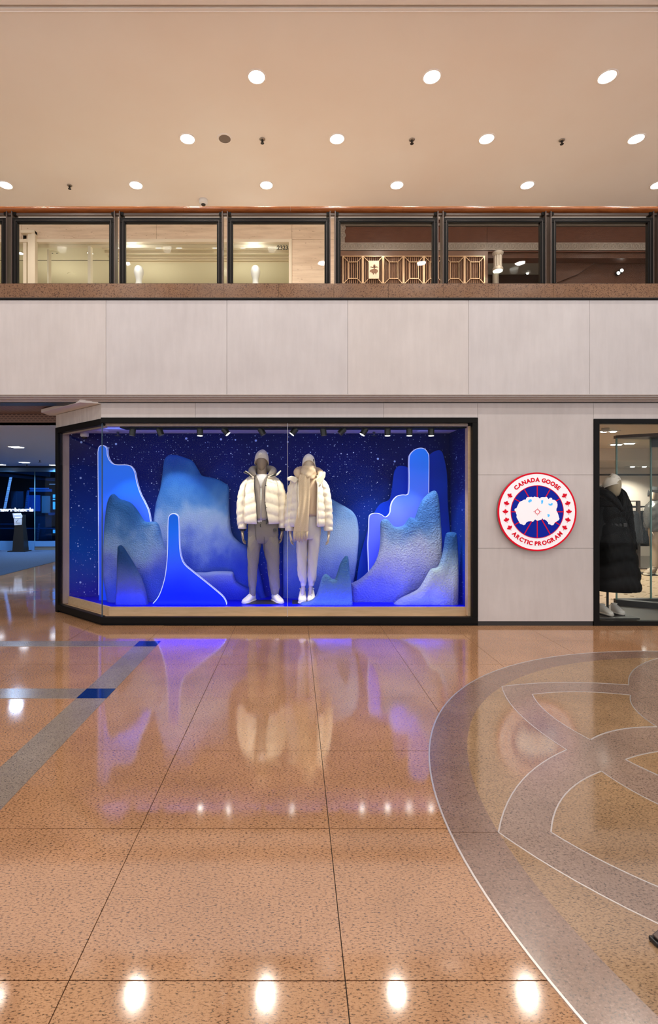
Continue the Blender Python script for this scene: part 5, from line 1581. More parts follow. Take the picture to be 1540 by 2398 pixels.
# ================================================================== ROUND SIGN
SY = 6.062
SR = 92.3 * SY / F
scx, scz = PX(1256.5, SY), PZ(1198.5, SY)
sg = thing('round_sign', (scx, YW, scz - SR), 'round backlit red, white and blue Arctic Program sign on the stone pier', 'sign')
MB().lathe([(SR * 0.99, SY - YW), (SR * 0.99, 0.004 - 0.0)], (scx, SY + 0.0, scz), 72, 'y').build('drum', 'sign_side', sg, True, angle=40)
k7 = SR / 690.0
def sp(x, y): return (scx + (x - 773) * k7, scz - (y - 797) * k7)
def layer(name, poly, m, h0, h1, **kw):
    return MB().prism(poly, SY - h0, SY - h1, 'y').build(name, m, sg, **kw)
circ = lambda r, n=72: [(scx + r * SR * math.cos(2 * math.pi * j / n), scz + r * SR * math.sin(2 * math.pi * j / n)) for j in range(n)]
layer('face', circ(0.985), 'sign_white', 0.0, 0.006)
MB().lathe([(SR * 0.955, 0.004), (SR * 0.966, 0.010), (SR * 0.996, 0.010), (SR * 1.0, 0.004), (SR * 1.0, -0.004), (SR * 0.955, -0.004), (SR * 0.955, 0.004)], (scx, SY, scz), 80, 'y').build('outer_ring', 'sign_red', sg, True, angle=40)
layer('blue_disc', circ(0.665), 'sign_blue', 0.004, 0.008)
MB().lathe([(SR * 0.658, 0.006), (SR * 0.658, 0.0105), (SR * 0.672, 0.0105), (SR * 0.672, 0.006), (SR * 0.658, 0.006)], (scx, SY, scz), 72, 'y').build('inner_ring', 'sign_red', sg)
for i in range(12):
    a = math.pi / 6 * i
    w_ = 0.012 * SR
    c_, s_ = math.cos(a), math.sin(a)
    r0, r1 = 0.2 * SR, 0.66 * SR
    layer('spoke', [(scx + c_ * r0 - s_ * w_, scz + s_ * r0 + c_ * w_), (scx + c_ * r0 + s_ * w_, scz + s_ * r0 - c_ * w_), (scx + c_ * r1 + s_ * w_, scz + s_ * r1 - c_ * w_), (scx + c_ * r1 - s_ * w_, scz + s_ * r1 + c_ * w_)], 'sign_red', 0.007, 0.010)
mp = [(375, 760), (385, 740), (410, 735), (430, 690), (455, 640), (470, 620), (510, 605), (540, 585), (575, 580), (580, 560), (600, 540), (640, 540), (670, 535), (700, 545), (725, 530), (750, 540), (790, 540), (805, 560), (820, 565), (835, 545), (860, 540), (900, 542), (935, 535), (950, 550), (965, 575), (980, 570), (990, 555), (1010, 550), (1030, 560), (1035, 585), (1060, 585), (1090, 600), (1115, 630), (1125, 670), (1122, 710), (1105, 745), (1105, 780), (1120, 800), (1140, 850), (1150, 890), (1160, 920), (1145, 945), (1110, 965), (1080, 980), (1065, 1010), (1050, 1030), (1020, 1033), (1000, 1020), (965, 1010), (960, 980), (930, 950), (900, 930), (880, 935), (858, 905), (850, 930), (820, 940), (800, 945), (780, 955), (755, 945), (740, 930), (720, 940), (710, 960), (690, 970), (660, 960), (610, 965), (580, 985), (560, 1020), (535, 1030), (500, 1015), (470, 1005), (455, 975), (430, 930), (410, 890), (415, 850), (400, 820), (400, 795), (380, 785)]
layer('map', [sp(*p) for p in mp], 'sign_white', 0.008, 0.0125)
for lk in ([(612, 612), (625, 590), (655, 573), (676, 590), (674, 615), (650, 625), (640, 636), (618, 630)], [(836, 600), (875, 592), (872, 630), (858, 662), (840, 655), (842, 630)], [(962, 655), (980, 652), (995, 662), (1010, 655), (1025, 640), (1040, 645), (1035, 680), (1005, 690), (975, 682)], [(948, 836), (968, 838), (988, 845), (990, 860), (972, 888), (955, 885)]):
    layer('lake', [sp(*p) for p in lk], 'sign_lake', 0.012, 0.0135)
sun = thing_c = MB().lathe([(33 * k7, 0.012), (33 * k7, 0.0138), (41 * k7, 0.0138), (41 * k7, 0.012), (33 * k7, 0.012)], (scx, SY, scz), 32, 'y').build('sun_ring', 'sign_red', sg)
for i in range(24):
    a = 2 * math.pi * i / 24
    if i % 2 and i % 6: pass
    r1 = 68 if i % 6 == 0 else (54 if i % 2 == 0 else 0)
    if not r1: continue
    w_ = (3.2 if i % 12 == 0 else 1.6) * k7
    c_, s_ = math.cos(a), math.sin(a)
    r0 = 41 * k7
    r1 *= k7
    layer('sun_ray', [(scx + c_ * r0 - s_ * w_, scz + s_ * r0 + c_ * w_), (scx + c_ * r0 + s_ * w_, scz + s_ * r0 - c_ * w_), (scx + c_ * r1 + s_ * w_, scz + s_ * r1 - c_ * w_), (scx + c_ * r1 - s_ * w_, scz + s_ * r1 + c_ * w_)], 'sign_red', 0.012, 0.0138)
half = [(0, 1.0), (0.16, 0.66), (0.36, 0.78), (0.28, 0.30), (0.52, 0.50), (0.60, 0.36), (0.92, 0.42), (0.82, 0.18), (1.0, 0.04), (0.52, -0.30), (0.56, -0.46), (0.07, -0.40), (0.05, -1.0)]
leaf = half + [(-x, y) for x, y in half[::-1][:-1]]
lsz = 52 * k7
lmb = MB().prism([(x * lsz, y * lsz) for x, y in leaf], 0.0, -0.004, 'y')
lme = lmb.mesh('maple_leaf', m='sign_red')
for base in (0, 180):
    for d in (-30.3, -15.1, 0, 15.1, 30.3):
        a = math.radians(base + d)
        r = 555 * k7
        ro = -d if base == 0 else -d
        # leaves fan with the ring
        rot = math.radians(d * (1 if base == 0 else 1))
        piece('maple_leaf', lme, sg, (r * math.cos(a), SY - YW - 0.006, SR + r * math.sin(a)), (0, -rot if base == 0 else -rot, 0))
def arc_text(s, a_mid, r, size, top=True):
    glyph = {}
    wds = []
    for ch in s:
        if ch == ' ':
            wds.append(0.30 * size)
            continue
        if ch not in glyph:
            me = text_mesh(ch, size, 0.0022, size * 0.044)
            xs_ = [v.co.x for v in me.vertices]
            x0, x1 = min(xs_), max(xs_)
            for v in me.vertices:
                v.co.x -= (x0 + x1) / 2
            me.materials.append(MATS['sign_red'])
            glyph[ch] = (me, x1 - x0)
        wds.append(glyph[ch][1] + 0.07 * size)
    tot = sum(wds)
    pos = -tot / 2
    for ch, wd in zip(s, wds):
        mid = pos + wd / 2
        pos += wd
        if ch == ' ': continue
        rr_ = r
        da = mid / (r + (0.36 * size if top else -0.36 * size))
        a = math.radians(a_mid) + (-da if top else da)
        o = bpy.data.objects.new('letter', glyph[ch][0])
        C.objects.link(o)
        o.parent = sg
        o.location = (rr_ * math.cos(a), SY - YW - 0.0075, SR + rr_ * math.sin(a))
        ang = a - math.pi / 2 if top else a + math.pi / 2
        o.rotation_mode = 'XYZ'
        o.matrix_local = Matrix.Translation(o.location) @ Matrix.Rotation(-ang, 4, 'Y') @ Matrix.Rotation(math.pi / 2, 4, 'X')
arc_text('CANADA GOOSE', 90, 527 * k7, 98 * k7, True)
arc_text('ARCTIC PROGRAM', 270, 588 * k7, 98 * k7, False)

# ================================================================== RIGHT SHOP
XD0 = PX(1389, YW)
dn = thing('window_4', (XD0 + 0.8, YW, 0), 'black framed glass front of the shop on the right', 'window', kind='structure')
dz1 = PZ(981, YW)
MB().box(XD0, XD0 + 0.067, yf0, YW + 0.06, 0, dz1).build('stile', 'black_metal', dn, bevel=0.003)
MB().box(XD0 + 0.067, 9, yf0, YW + 0.06, dz1 - 0.058, dz1).build('top_rail', 'black_metal', dn, bevel=0.003)
MB().box(XD0 + 0.067, 9, yf0, YW + 0.06, 0, 0.055).build('bottom_rail', 'black_metal', dn, bevel=0.003)
MB().box(XD0 + 0.06, 9, YW + 0.006, YW + 0.016, 0.05, dz1 - 0.05).build('pane', 'clear_glass', dn)
YE = 13.6
sf = MB().box(XR + 0.9, 10, YW + 0.06, YE, -0.007, 0.02).build('floor_shop', 'dark_floor', origin=(6, 8, 0))
tag(sf, 'shop floor of dark stone edging and oak herringbone planks', 'floor', kind='structure')
pl_, pw2 = 0.62, 0.105
plank = MB().box(-pl_ / 2, pl_ / 2, -pw2 / 2 + 0.001, pw2 / 2 - 0.001, 0.0, 0.008).mesh('plank', m='oak_plank')
d_ = pw2 / math.sin(math.radians(45))
hp_ = pl_ * math.cos(math.radians(45))
for iy in range(0, 26):
    for ix in range(0, 5):
        yy = 7.35 + iy * d_
        xx = 4.3 + ix * 2 * hp_ * 1.0
        if xx > 0.72 * yy + 0.5 or yy > YE - 0.3: continue
        for s in (-1, 1):
            piece('plank', plank, sf, (xx + s * hp_ / 2 - 6, yy - 8, 0.02), (0, 0, s * math.radians(45)))
cs = MB().box(XR + 0.9, 10, YW + 0.06, YE, 2.62, 2.72).build('ceiling_store', 'beige_wall', origin=(6, 9, 2.62))
tag(cs, 'beige ceiling of the right shop', 'ceiling', kind='structure')
MB().box(XR + 0.9, 10, 10.95, 11.3, 2.36, 2.62).build('bulkhead', 'beige_wall', cs)
MB().box(XR + 0.9, 10, 11.3, YE, 2.37, 2.62).build('low_field', 'beige_wall', cs)
ws = MB().box(XR + 0.9, 10, YE, YE + 0.1, 0, 2.7).build('wall_store', 'beige_wall', origin=(6, YE, 0))
tag(ws, 'plain beige back wall of the right shop', 'wall', kind='structure')
MB().box(XR + 0.9, 10, YE - 0.02, YE, PZ(1112, YE) - 0.02, PZ(1112, YE) + 0.02).build('dark_trim', 'dark_metal', ws)
MB().box(XR + 0.85, XR + 0.9, YW + 0.1, YE, 0, 2.7).build('side_wall', 'beige_wall', ws)
MB().box(10, 10.1, YW + 0.1, YE, 0, 2.7).build('side_wall', 'beige_wall', ws)
def zc3(py, z): return F * (z - H) / (CY - py)
for px, py, z, sx, lb in ((1424, 1009, 2.62, 0.15, 'square light nearest the black shop frame'), (1442, 1040, 2.62, 0.12, 'left light of the pair in the right shop ceiling'), (1473, 1037, 2.62, 0.10, 'right domed light of the pair in the right shop ceiling'), (1494, 1092, 2.37, 0.30, 'distant cluster light above the clothes rack')):
    Y = zc3(py, z)
    t_ = thing('store_light', (PX(px, Y), Y, z), lb, 'ceiling light', 'lights in the right shop ceiling')
    c = wloc(t_)
    MB().box(c.x - sx, c.x + sx, Y - 0.09, Y + 0.09, z - 0.012, z).build('bezel', 'white_paint', t_, bevel=0.003)
    for i in range(2):
        MB().lathe([(0.0, -0.03), (0.035, -0.026), (0.05, -0.012), (0, -0.012)], (c.x + (i - 0.5) * sx, Y, z), 16).build('lens', 'lamp_lens_small', t_, True)
    lamp('store_beam', 'SPOT', (c.x, c.y, z - 0.06), 150 if px < 1490 else 110, (1, 0.9, 0.78), target=(c.x, c.y, 0), parent=t_, spot_size=2.4, spot_blend=0.7, shadow_soft_size=0.06)
t_ = thing('smoke_detector', (PX(1417, 7.9), 7.9, 2.62), 'round white detector on the right shop ceiling', 'detector')
MB().lathe([(0.055, 0), (0.052, -0.04), (0.035, -0.055), (0, -0.057)], wloc(t_), 20).build('cover', 'white_paint', t_, True)

# glass porch inside the shop
VX0, VY0 = PX(1442, 7.2), 7.2
gv = thing('glass_enclosure', (5.4, 6.9, 0.02), 'glass porch with dark base and top, right of the black coat', 'glass enclosure')
vxe, vye = 5.75, 6.45
MB().prism([(VX0, VY0), (vxe, vye), (vxe + 0.3, vye + 0.05), (VX0 + 0.02, VY0 + 0.09)], 0.02, 0.10).build('base_rail', 'dark_metal', gv)
MB().prism([(VX0, VY0), (VX0 + 0.02, VY0 + 0.09), (7.4, 7.55), (7.4, 7.45)], 0.02, 0.10).build('base_rail', 'dark_metal', gv)
MB().prism([(VX0, VY0), (vxe, vye), (7.4, 6.6), (7.4, 7.6), (VX0 + 0.02, VY0 + 0.09)], 2.38, 2.42).build('top_panel', 'brown_metal', gv)
MB().prism([(VX0 + 0.02, VY0 + 0.01), (vxe, vye + 0.01), (vxe, vye + 0.02), (VX0 + 0.02, VY0 + 0.02)], 0.10, 2.38).build('pane', 'store_glass', gv)
MB().prism([(VX0 + 0.02, VY0 + 0.04), (7.4, 7.5), (7.4, 7.51), (VX0 + 0.02, VY0 + 0.05)], 0.10, 2.38).build('pane', 'store_glass', gv)
MB().box(VX0 + 0.01, VX0 + 0.026, VY0 + 0.01, VY0 + 0.03, 0.10, 2.38).build('pane_edge', 'glass_edge', gv)
xv = PX(1524, 7.27)
MB().box(xv - 0.008, xv + 0.008, 7.265, 7.285, 0.10, 2.38).build('pane_edge', 'glass_edge', gv)
MB().box(xv, xv + 0.9, 7.25, 7.3, 2.26, 2.38).build('header', 'dark_metal', gv)

# ------------------------------------------------ mannequin in long black coat
Y0 = 6.55
cm_ = thing('mannequin', (PX(1441, Y0), Y0, 0.02), 'ivory mannequin in a long belted black down coat and cream beanie', 'mannequin')
MB().box(PX(1392, 6.45), PX(1484, 6.45), 6.34, 6.72, 0.02, 0.035).build('base_plate', 'dark_metal', cm_, bevel=0.002)
MB().lathe([(0.014, 0), (0.014, PZ(1300, Y0) - 0.03)], (PX(1427.5, Y0), Y0 + 0.05, 0.03), 14).build('pole', 'dark_metal', cm_, True, angle=40)
b = MB()
head(b, W(1434, 1137.5, -0.02), 0.080, 0.092, PZ(1114, Y0) - PZ(1161, Y0), tilt=(0.1, -0.14), turn=0.3)
nb = loft([row(1195, 1424, 1448, 0.09), row(1180, 1422, 1447, 0.085), row(1168, 1420, 1443, 0.07), row(1156, 1419, 1440, 0.062), row(1148, 1420, 1438, 0.055)], 24)
b.add(nb.v, nb.f)
hand(b, W(1481, 1288, 0.0), 1, 0.95)
b.build('body', 'mannequin_ivory', cm_, True)
pfc = puff(PZ(1382, Y0), 34 * S, 0.026, 0.05, 0.005, 2.0)
ct = loft([row(1381, 1391, 1487, 0.24), row(1365, 1389, 1488, 0.245), row(1330, 1391, 1485, 0.235), row(1290, 1394, 1478, 0.21), row(1255, 1399, 1468, 0.18), row(1231, 1403, 1461, 0.15), row(1224, 1403, 1461, 0.148), row(1205, 1401, 1464, 0.155), row(1185, 1400, 1466, 0.15)], 64, 7, pfc)
ct = ct.build('coat', 'down_black', cm_, True)
pfu = puff(PZ(1185, Y0), 22 * S, 0.012, 0.03, 0.004, 2.0)
loft([row(1186, 1400, 1466, 0.152, 0, 1435.5, 1436.5), row(1176, 1399, 1466, 0.148, 0, 1431, 1439), row(1166, 1403, 1463, 0.13, 0, 1427, 1441), row(1157, 1412, 1455, 0.105, 0, 1423, 1443), row(1152, 1418, 1450, 0.09, 0, 1422, 1442)], 56, 5, pfu).build('yoke', 'down_black', ct, True, solid=0.015)
for rws in ([row(1286, 1470, 1488, 0.06), row(1265, 1465, 1485, 0.07), row(1235, 1459, 1480, 0.075), row(1205, 1455, 1477, 0.08), row(1185, 1450, 1474, 0.082), row(1172, 1446, 1468, 0.075), row(1162, 1442, 1458, 0.055)],
            [row(1286, 1381, 1398, 0.06), row(1265, 1385, 1404, 0.07), row(1235, 1390, 1409, 0.075), row(1205, 1393, 1413, 0.08), row(1185, 1396, 1418, 0.082), row(1172, 1402, 1424, 0.075), row(1162, 1410, 1428, 0.055)]):
    loft(rws, 28, 6, puff(PZ(1286, Y0), 24 * S, 0.012, 0.02, 0.003)).build('sleeve', 'down_black', ct, True)
hp = [(1436, 1196, -0.17, 5), (1424, 1176, -0.155, 8), (1412, 1160, -0.10, 11), (1407, 1154, -0.02, 12), (1414, 1149, 0.07, 12), (1432, 1147, 0.10, 12), (1448, 1150, 0.06, 12), (1453, 1157, -0.02, 10), (1449, 1166, -0.10, 8), (1443, 1180, -0.155, 6), (1437, 1196, -0.17, 4)]
cp = catmull([(*W(a, b_, c_), r_ * S) for a, b_, c_, r_ in hp], 5)
MB().tube([p[:3] for p in cp], [p[3] for p in cp], 14).build('collar', 'down_black', ct, True)
loft([row(1231.5, 1401.5, 1462.5, 0.172), row(1228, 1401, 1463, 0.175), row(1224.5, 1401.5, 1462.5, 0.172)], 48, 3).build('belt', 'zip_black', ct, True)
MB().box(PX(1437, Y0), PX(1446, Y0), Y0 - 0.190, Y0 - 0.170, PZ(1232, Y0), PZ(1223.5, Y0)).build('buckle', 'dark_metal', ct, bevel=0.004)
bn = beanie(cm_, (PX(1431.5, Y0), Y0 + 0.0), 0.096, 0.105, PZ(1139, Y0), PZ(1133, Y0), PZ(1111.5, Y0), 'beanie_cream', peak=-0.006, tiltx=0.02, seam_amp=0.02)
# shoes at its foot (not worn)
for a, b_, lb in (((1433, 6.44), (1404, 6.62), 'left one of the white sneakers on the base of the black coat stand'), ((1459, 6.50), (1433, 6.66), 'right one of the white sneakers on the base of the black coat stand')):
    t_ = thing('sneaker', (PX((a[0] + b_[0]) / 2, 6.55), 6.55, 0.035), lb, 'shoe', 'sneakers by the black coat')
    shoe(t_, (PX(a[0], a[1]), a[1]), (PX(b_[0], b_[1]), b_[1]), 0.035, 0.095, 0.125)

# ------------------------------------------------ mannequin in glossy grey jacket, half in view
Y0 = 10.2
S = Y0 / F
gm = thing('mannequin', (PX(1533, Y0), Y0, 0.028), 'mannequin in glossy grey jacket, dark cap and sunglasses cut by the right edge', 'mannequin')
MB().box(PX(1498, Y0), PX(1570, Y0), Y0 - 0.25, Y0 + 0.2, 0.028, 0.04).build('base_plate', 'dark_metal', gm)
b = MB()
head(b, W(1530, 1156, 0), 0.085, 0.1, PZ(1141, Y0) - PZ(1171, Y0), turn=-0.6)
nb = loft([row(1182, 1523, 1540, 0.07), row(1172, 1525, 1539, 0.06), row(1162, 1526, 1538, 0.05)], 20)
b.add(nb.v, nb.f)
hand(b, W(1516, 1240, -0.05), -1, 1.1)
b.build('body', 'trouser_tan', gm, True)
jk = loft([row(1244, 1516, 1557, 0.16), row(1230, 1515, 1558, 0.17), row(1205, 1514, 1558, 0.17), row(1188, 1514, 1557, 0.15), row(1178, 1520, 1550, 0.11), row(1172, 1526, 1545, 0.08)], 36, 5, puff(0.9, 0.13, 0.01, 0.03, 0.008)).build('jacket', 'shell_grey', gm, True)
loft([row(1236, 1507, 1519, 0.06, -0.03), row(1220, 1507, 1521, 0.07, -0.02), row(1200, 1509, 1525, 0.08), row(1184, 1514, 1530, 0.08), row(1178, 1520, 1534, 0.06)], 24, 5, puff(0.9, 0.1, 0.008, 0.02, 0.008)).build('sleeve', 'shell_grey', jk, True)
MB().prism([(PX(1529, Y0), PZ(1222, Y0)), (PX(1532, Y0), PZ(1211, Y0)), (PX(1533.5, Y0), PZ(1211, Y0)), (PX(1531, Y0), PZ(1222, Y0))], Y0 - 0.18, Y0 - 0.2, 'y').build('red_tag', 'badge_red', jk)
tr = loft([row(1330, 1526, 1541, 0.06), row(1300, 1524, 1543, 0.08), row(1260, 1521, 1545, 0.1), row(1240, 1520, 1553, 0.13)], 30, 4)
lg = loft([row(1330, 1543, 1557, 0.06), row(1300, 1541, 1557, 0.08), row(1260, 1538, 1556, 0.1), row(1240, 1530, 1555, 0.13)], 30, 4)
tr.add(lg.v, lg.f)
tr.build('trousers', 'trouser_tan', gm, True)
bn = beanie(gm, (PX(1531, Y0), Y0 + 0.01), 0.094, 0.11, PZ(1160, Y0), PZ(1150, Y0), PZ(1138.5, Y0), 'cap_black')
MB().bar(W(1515.5, 1149.5, -0.10), W(1534, 1152, -0.115), 0.02, 0.05).build('sunglasses', 'shade_lens', gm, bevel=0.008)
shoe(gm, (PX(1508, 10.0), 9.98), (PX(1533, 10.2), 10.2), 0.04, 0.12, 0.15, 'trouser_tan')
shoe(gm, (PX(1537, 10.0), 9.95), (PX(1550, 10.2), 10.2), 0.04, 0.12, 0.15, 'trouser_tan')

# ------------------------------------------------ clothes rack
YK = 11.1
rk = thing('clothes_rack', (PX(1475, YK), YK, 0.028), 'dark metal clothes rack behind the glass porch', 'clothes rack')
zt_ = PZ(1175, YK)
MB().box(PX(1490, YK), PX(1497, YK), YK - 0.03, YK + 0.03, 0.028, zt_).build('post', 'brown_metal', rk)
MB().box(PX(1395, YK), PX(1402, YK), YK - 0.03, YK + 0.03, 0.028, zt_).build('post', 'brown_metal', rk)
MB().box(PX(1395, YK), PX(1497, YK), YK - 0.025, YK + 0.025, zt_, zt_ + 0.025).build('top_bar', 'brown_metal', rk)
MB().tube([P(1390, 1187, YK), P(1501, 1187, YK)], 0.022, 12).build('rail', 'dark_metal', rk)
MB().box(PX(1395, YK), PX(1500, YK), YK - 0.2, YK + 0.2, 0.028, 0.05).build('base', 'brown_metal', rk)
for px, m, lb in ((1481, 'down_dark', 'dark jacket hanging left of the rack post'), (1504, 'down_black', 'black jacket hanging right of the rack post, beside the mannequin')):
    Y0 = YK + (0.0 if px < 1490 else 0.35)
    S = Y0 / F
    t_ = thing('hanging_jacket', (PX(px, Y0), Y0, PZ(1280, Y0)), lb, 'jacket', 'jackets on the clothes rack')
    loft([row(1278, px - 13, px + 13, 0.10), row(1250, px - 14, px + 14, 0.12), row(1220, px - 13, px + 13, 0.11), row(1203, px - 11, px + 11, 0.09), row(1196, px - 5, px + 5, 0.06)], 28, 5, puff(0.6, 0.13, 0.02, 0.02, 0.006)).build('jacket', m, t_, True)
    for s in (-1, 1):
        loft([row(1272, px + s * 15 - 5, px + s * 15 + 5, 0.07), row(1240, px + s * 14 - 5, px + s * 14 + 5, 0.08), row(1210, px + s * 9 - 5, px + s * 9 + 5, 0.07), row(1200, px + s * 6 - 3, px + s * 6 + 3, 0.05)], 16, 4, puff(0.6, 0.12, 0.012)).build('sleeve', m, t_, True)
    MB().tube([W(px, 1197), W(px, 1190), W(px + 1.5, 1185.5), W(px + 2.5, 1188)], 0.005, 6).build('hanger', 'nickel', t_)
if True:   # rail the second jacket hangs from
    MB().tube([(PX(1497, YK + 0.35), YK + 0.35, PZ(1186.5, YK + 0.35)), (PX(1530, YK + 0.35), YK + 0.35, PZ(1186.5, YK + 0.35))], 0.018, 10).build('side_rail', 'dark_metal', rk)

# ================================================================== LEFT PASSAGE
YL = 15.4
XWL = -12
sof = MB().box(XWL, -2.3, 6.2, 7.2, 2.72, 2.75).build('ceiling_mesh', 'mesh_soffit', origin=(-6, 6.7, 2.72))
tag(sof, 'brown metal mesh soffit at the mouth of the passage', 'ceiling', kind='structure')
MB().box(XWL, -3.2, 7.2, 7.23, 2.56, 2.75).build('mesh_drop', 'mesh_soffit', sof)
pc_ = MB().box(XWL, -3.28, 7.2, YL + 0.3, 2.555, 2.6).build('ceiling_passage', 'cool_paint', origin=(-6, 10, 2.555))
tag(pc_, 'cool grey plaster ceiling of the passage on the left', 'ceiling', kind='structure')
wl = MB().box(XWL - 0.1, XWL, 6.3, YL, 0, 2.75).build('wall_added_left', 'shop_beam', origin=(XWL, 10, 0))  # added out of view to darken the reflection in the angled pane
tag(wl, 'unseen dark blue wall added far left to darken the pane reflection', 'wall', kind='structure')
wp = MB().box(-3.18, -3.12, 7.0, YL, 0, 2.75).build('wall_passage', 'white_paint', origin=(-3.27, 10, 0))  # unseen passage wall, put in to block light
tag(wp, 'side wall of the passage hidden behind the display', 'wall', kind='structure')
def zp_(px, py, z=2.555):
    Y = F * (z - H) / (CY - py)
    return (PX(px, Y), Y, z)
for px, py, lb in ((38, 1046.5, 'nearest light slot in the passage ceiling'), (57, 1082.5, 'second light slot in the passage ceiling'), (1, 1088, 'light slot of the passage ceiling cut by the left edge'), (127, 1091, 'light slot of the passage ceiling beside the black window post')):
    c = zp_(px, min(py, 1089))
    t_ = thing('slot_light', c, lb, 'ceiling light', 'light slots in the passage ceiling')
    MB().box(c[0] - 0.12, c[0] + 0.12, c[1] - 0.12, c[1] + 0.12, 2.55, 2.556).build('bezel', 'white_paint', t_)
    MB().box(c[0] - 0.10, c[0] + 0.10, c[1] - 0.10, c[1] + 0.10, 2.544, 2.551).build('lens', 'lamp_lens_cool', t_)
    lamp('slot_beam', 'SPOT', (c[0], c[1], 2.52), 260, (0.40, 0.62, 1.0), target=(c[0], c[1], 0), parent=t_, spot_size=2.6, spot_blend=0.6, shadow_soft_size=0.1)
for px, py, lb in ((93, 1077, 'nearer sprinkler of the passage ceiling'), (63, 1087, 'further sprinkler of the passage ceiling')):
    c = zp_(px, py)
    t_ = thing('sprinkler', c, lb, 'sprinkler')
    piece('nozzle', s_me2, t_)
    MB().lathe([(0.0, -0.066), (0.042, -0.066), (0.042, -0.06), (0.0, -0.06)], c, 14).build('deflector', 'dark_metal', t_)
cpt = MB().box(XWL, -5.86, 9.0, YL, -0.004, 0.006).build('carpet', 'carpet_blue', origin=(-9, 12, 0))
tag(cpt, 'dark blue carpet in front of the far shop', 'carpet')
fs = thing('wall_far', (-8.5, YL, 0), 'dark blue glazed shop at the far end of the passage', 'shopfront', kind='structure')
def fbx(name, px0, px1, py0, py1, m, y0=0.0, y1=0.05):
    return MB().box(PX(px0, YL), PX(px1, YL), YL + y0, YL + y1, max(0.0, PZ(py1, YL)), PZ(py0, YL)).build(name, m, fs)
fbx('interior', -260, 200, 1080, 1290, 'shop_dark', 1.2, 1.25)
fbx('plinth', -260, 81, 1267, 1290, 'shop_plinth', -0.02, 0.06)
fbx('plinth', 81.5, 200, 1267, 1279.5, 'shop_plinth', -0.02, 0.06)
fbx('plinth_foot', 81.5, 200, 1279.5, 1290, 'shop_tan', 0.0, 0.06)
fbx('header', -260, 200, 1095, 1105, 'shop_beam', -0.01, 0.05)
fbx('pane', -260, 38, 1105, 1267, 'blue_glass', 0.01, 0.02)
fbx('pane', 38.5, 80.5, 1105, 1267, 'blue_glass', 0.01, 0.02)
fbx('pane', 81.5, 200, 1105, 1267, 'blue_glass', 0.01, 0.02)
fbx('mullion', 80.4, 81.6, 1100, 1267, 'glass_edge', 0.0, 0.03)
fbx('beam', 81.5, 140, 1118, 1120.5, 'shop_plinth', 0.5, 0.55)
fbx('beam', 81.5, 140, 1131, 1132, 'glow_white', 0.9, 0.92)
fbx('beam', 57, 102, 1142, 1144, 'shop_plinth', 0.3, 0.34)
fbx('sign_board', 58, 110, 1145, 1151, 'shop_beam', 0.3, 0.34)
fbx('screen', 48, 78, 1159, 1198, 'shop_blue', 0.4, 0.44)
fbx('tan_panel', 82, 102, 1161, 1202, 'shop_tan', 0.4, 0.44)
fbx('teal_panel', 0, 30, 1150, 1190, 'shop_teal', 0.6, 0.64)
fbx('teal_panel', 61, 102, 1202, 1267, 'shop_teal', 0.5, 0.54)
fbx('beam', 102, 140, 1201, 1207, 'shop_beam', 0.3, 0.34)
fbx('beam', -200, 140, 1237, 1239.5, 'shop_beam', 0.2, 0.24)
fbx('beam', -200, 36, 1227, 1229, 'shop_beam', 0.2, 0.24)
for a, b_ in ((1158, 1161.5), (1162, 1165.5), (1168, 1171), (1175, 1193), (1241, 1249)):
    fbx('lit_window', 120, 127, a, b_, 'led_cyan', 0.1, 0.14)
MB().prism([(PX(-5, YL), PZ(1103.5, YL)), (PX(96, YL), PZ(1103.5, YL)), (PX(95, YL), PZ(1114.5, YL)), (PX(80, YL), PZ(1113, YL))], YL + 0.6, YL + 0.55, 'y').build('skylight', 'shop_plinth', fs)
MB().prism([(PX(-40, YL), PZ(1104, YL)), (PX(120, YL), PZ(1122, YL)), (PX(120, YL), PZ(1126, YL)), (PX(-40, YL), PZ(1112, YL))], YL + 0.5, YL + 0.45, 'y').build('beam', 'shop_beam', fs)
# slanted striped reflections, built as ladders of slats behind the glass
def ladder(lb, x0, y0, x1, y1, n, wd, bright='glow_white'):
    t_ = thing('reflection_ladder', (PX((x0 + x1) / 2, YL), YL + 0.3, 0.0), lb, 'reflection slats', 'slanted reflections built as ladders of slats in the far shop')
    for i in range(n):
        u = i / (n - 1)
        cx_, cy_ = x0 + (x1 - x0) * u, y0 + (y1 - y0) * u
        MB().box(PX(cx_ - wd / 2, YL), PX(cx_ + wd / 2, YL), YL + 0.28, YL + 0.32, PZ(cy_ + 0.45, YL), PZ(cy_ - 0.45, YL)).build('slat', bright, t_)
    MB().bar((PX(x0, YL), YL + 0.34, PZ(y0, YL)), (PX(x1, YL), YL + 0.34, PZ(y1, YL)), 0.02, 0.02).build('spine', 'shop_beam', t_)
ladder('bright slanted reflection built as a ladder of slats at the far left', 12.5, 1117, -2, 1190, 34, 5)
ladder('short slanted reflection built as a ladder of slats left of the kiosk foot', 35.5, 1240, 30.5, 1266, 12, 4.5)
ladder('dim reflection built as a ladder of slats in front of the blue screen', 54, 1148, 48.5, 1190, 20, 4.5, 'shop_plinth')
ladder('dim reflection built as a ladder of slats by the glass joint', 80, 1228, 76, 1265, 16, 3.5, 'shop_plinth')
# mirrored lettering on the far glass
me = text_mesh('alexanderwang', 0.155, 0.004, 0.005, 'LEFT')
for v in me.vertices: v.co.x = -v.co.x * 1.2
me.flip_normals()
me.materials.append(MATS['letter_glow'])
o = bpy.data.objects.new('shop_lettering', me)
C.objects.link(o)
o.location = (PX(78.5, YL), YL - 0.01, PZ(1197.5, YL))
o.rotation_euler = (math.pi / 2, 0, 0)
tag(o, 'glowing mirror-reversed lettering on the far blue glass', 'lettering')
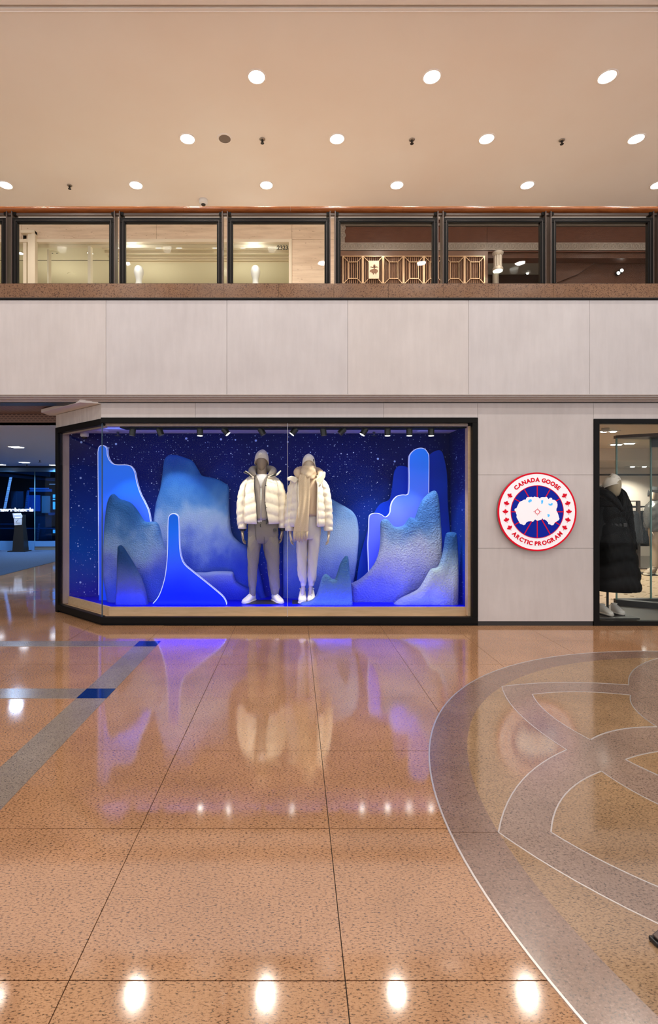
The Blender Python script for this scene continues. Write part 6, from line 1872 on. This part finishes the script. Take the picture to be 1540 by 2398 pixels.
# kiosk
KY = 15.0
kk = thing('kiosk', (PX(48, KY), KY, 0.006), 'black flared kiosk stand with a sign head before the far shop', 'kiosk')
MB().box(PX(26, KY), PX(66, KY), KY - 0.2, KY + 0.2, 0.006, 0.03).build('foot', 'black_plastic', kk)
MB().rings([[(PX(a, KY), KY - d, z), (PX(b_, KY), KY - d, z), (PX(b_, KY), KY + d, z), (PX(a, KY), KY + d, z)] for a, b_, d, z in ((35, 61.5, 0.14, 0.03), (36, 60, 0.12, 0.4), (38, 57, 0.09, PZ(1230, KY)), (36, 57.5, 0.08, PZ(1206, KY)))]).build('body', 'black_plastic', kk)
MB().prism([(PX(a, KY), PZ(b_, KY)) for a, b_ in ((35, 1202), (53, 1201), (57, 1208), (56, 1213), (37, 1213))], KY - 0.1, KY - 0.13, 'y').build('sign_head', 'paper', kk)
MB().prism([(PX(a, KY), PZ(b_, KY)) for a, b_ in ((38, 1214), (55.5, 1214), (55, 1228.5), (39, 1229.5))], KY - 0.1, KY - 0.125, 'y').build('sign_sheet', 'paper', kk)
MB().bar((PX(43, KY), KY - 0.127, PZ(1223, KY)), (PX(48.5, KY), KY - 0.127, PZ(1216, KY)), 0.008, 0.012, (0, 1, 0)).bar((PX(43, KY), KY - 0.127, PZ(1224.5, KY)), (PX(53, KY), KY - 0.127, PZ(1224.5, KY)), 0.008, 0.01, (0, 1, 0)).build('mark', 'ink', kk)
for py in (1204.5, 1212):
    MB().prism([(PX(38 + (py > 1210) * 3, KY), PZ(py - 1.2, KY)), (PX(54, KY), PZ(py - 1.6, KY)), (PX(53, KY), PZ(py, KY)), (PX(39 + (py > 1210) * 3, KY), PZ(py + 1, KY))], KY - 0.13, KY - 0.136, 'y').build('lettering', 'letter_glow', kk)

# ================================================================== FLOOR OBJECT AT THE RIGHT EDGE
fx, fy = FP(1541, 2216)
t_ = thing('stand_foot', (fx + 0.05, fy, 0.004), 'dark angular foot of a stand poking in at the right edge', 'stand')
MB().prism([(fx - 0.014, fy - 0.012), (fx + 0.12, fy - 0.03), (fx + 0.12, fy + 0.03), (fx - 0.02, fy + 0.022)], 0.004, 0.02).build('foot_pad', 'black_plastic', t_, bevel=0.004)
MB().bar((fx - 0.006, fy + 0.004, 0.022), (fx + 0.30, fy + 0.06, 0.20), 0.022, 0.016).build('leg', 'brown_metal', t_, bevel=0.003)
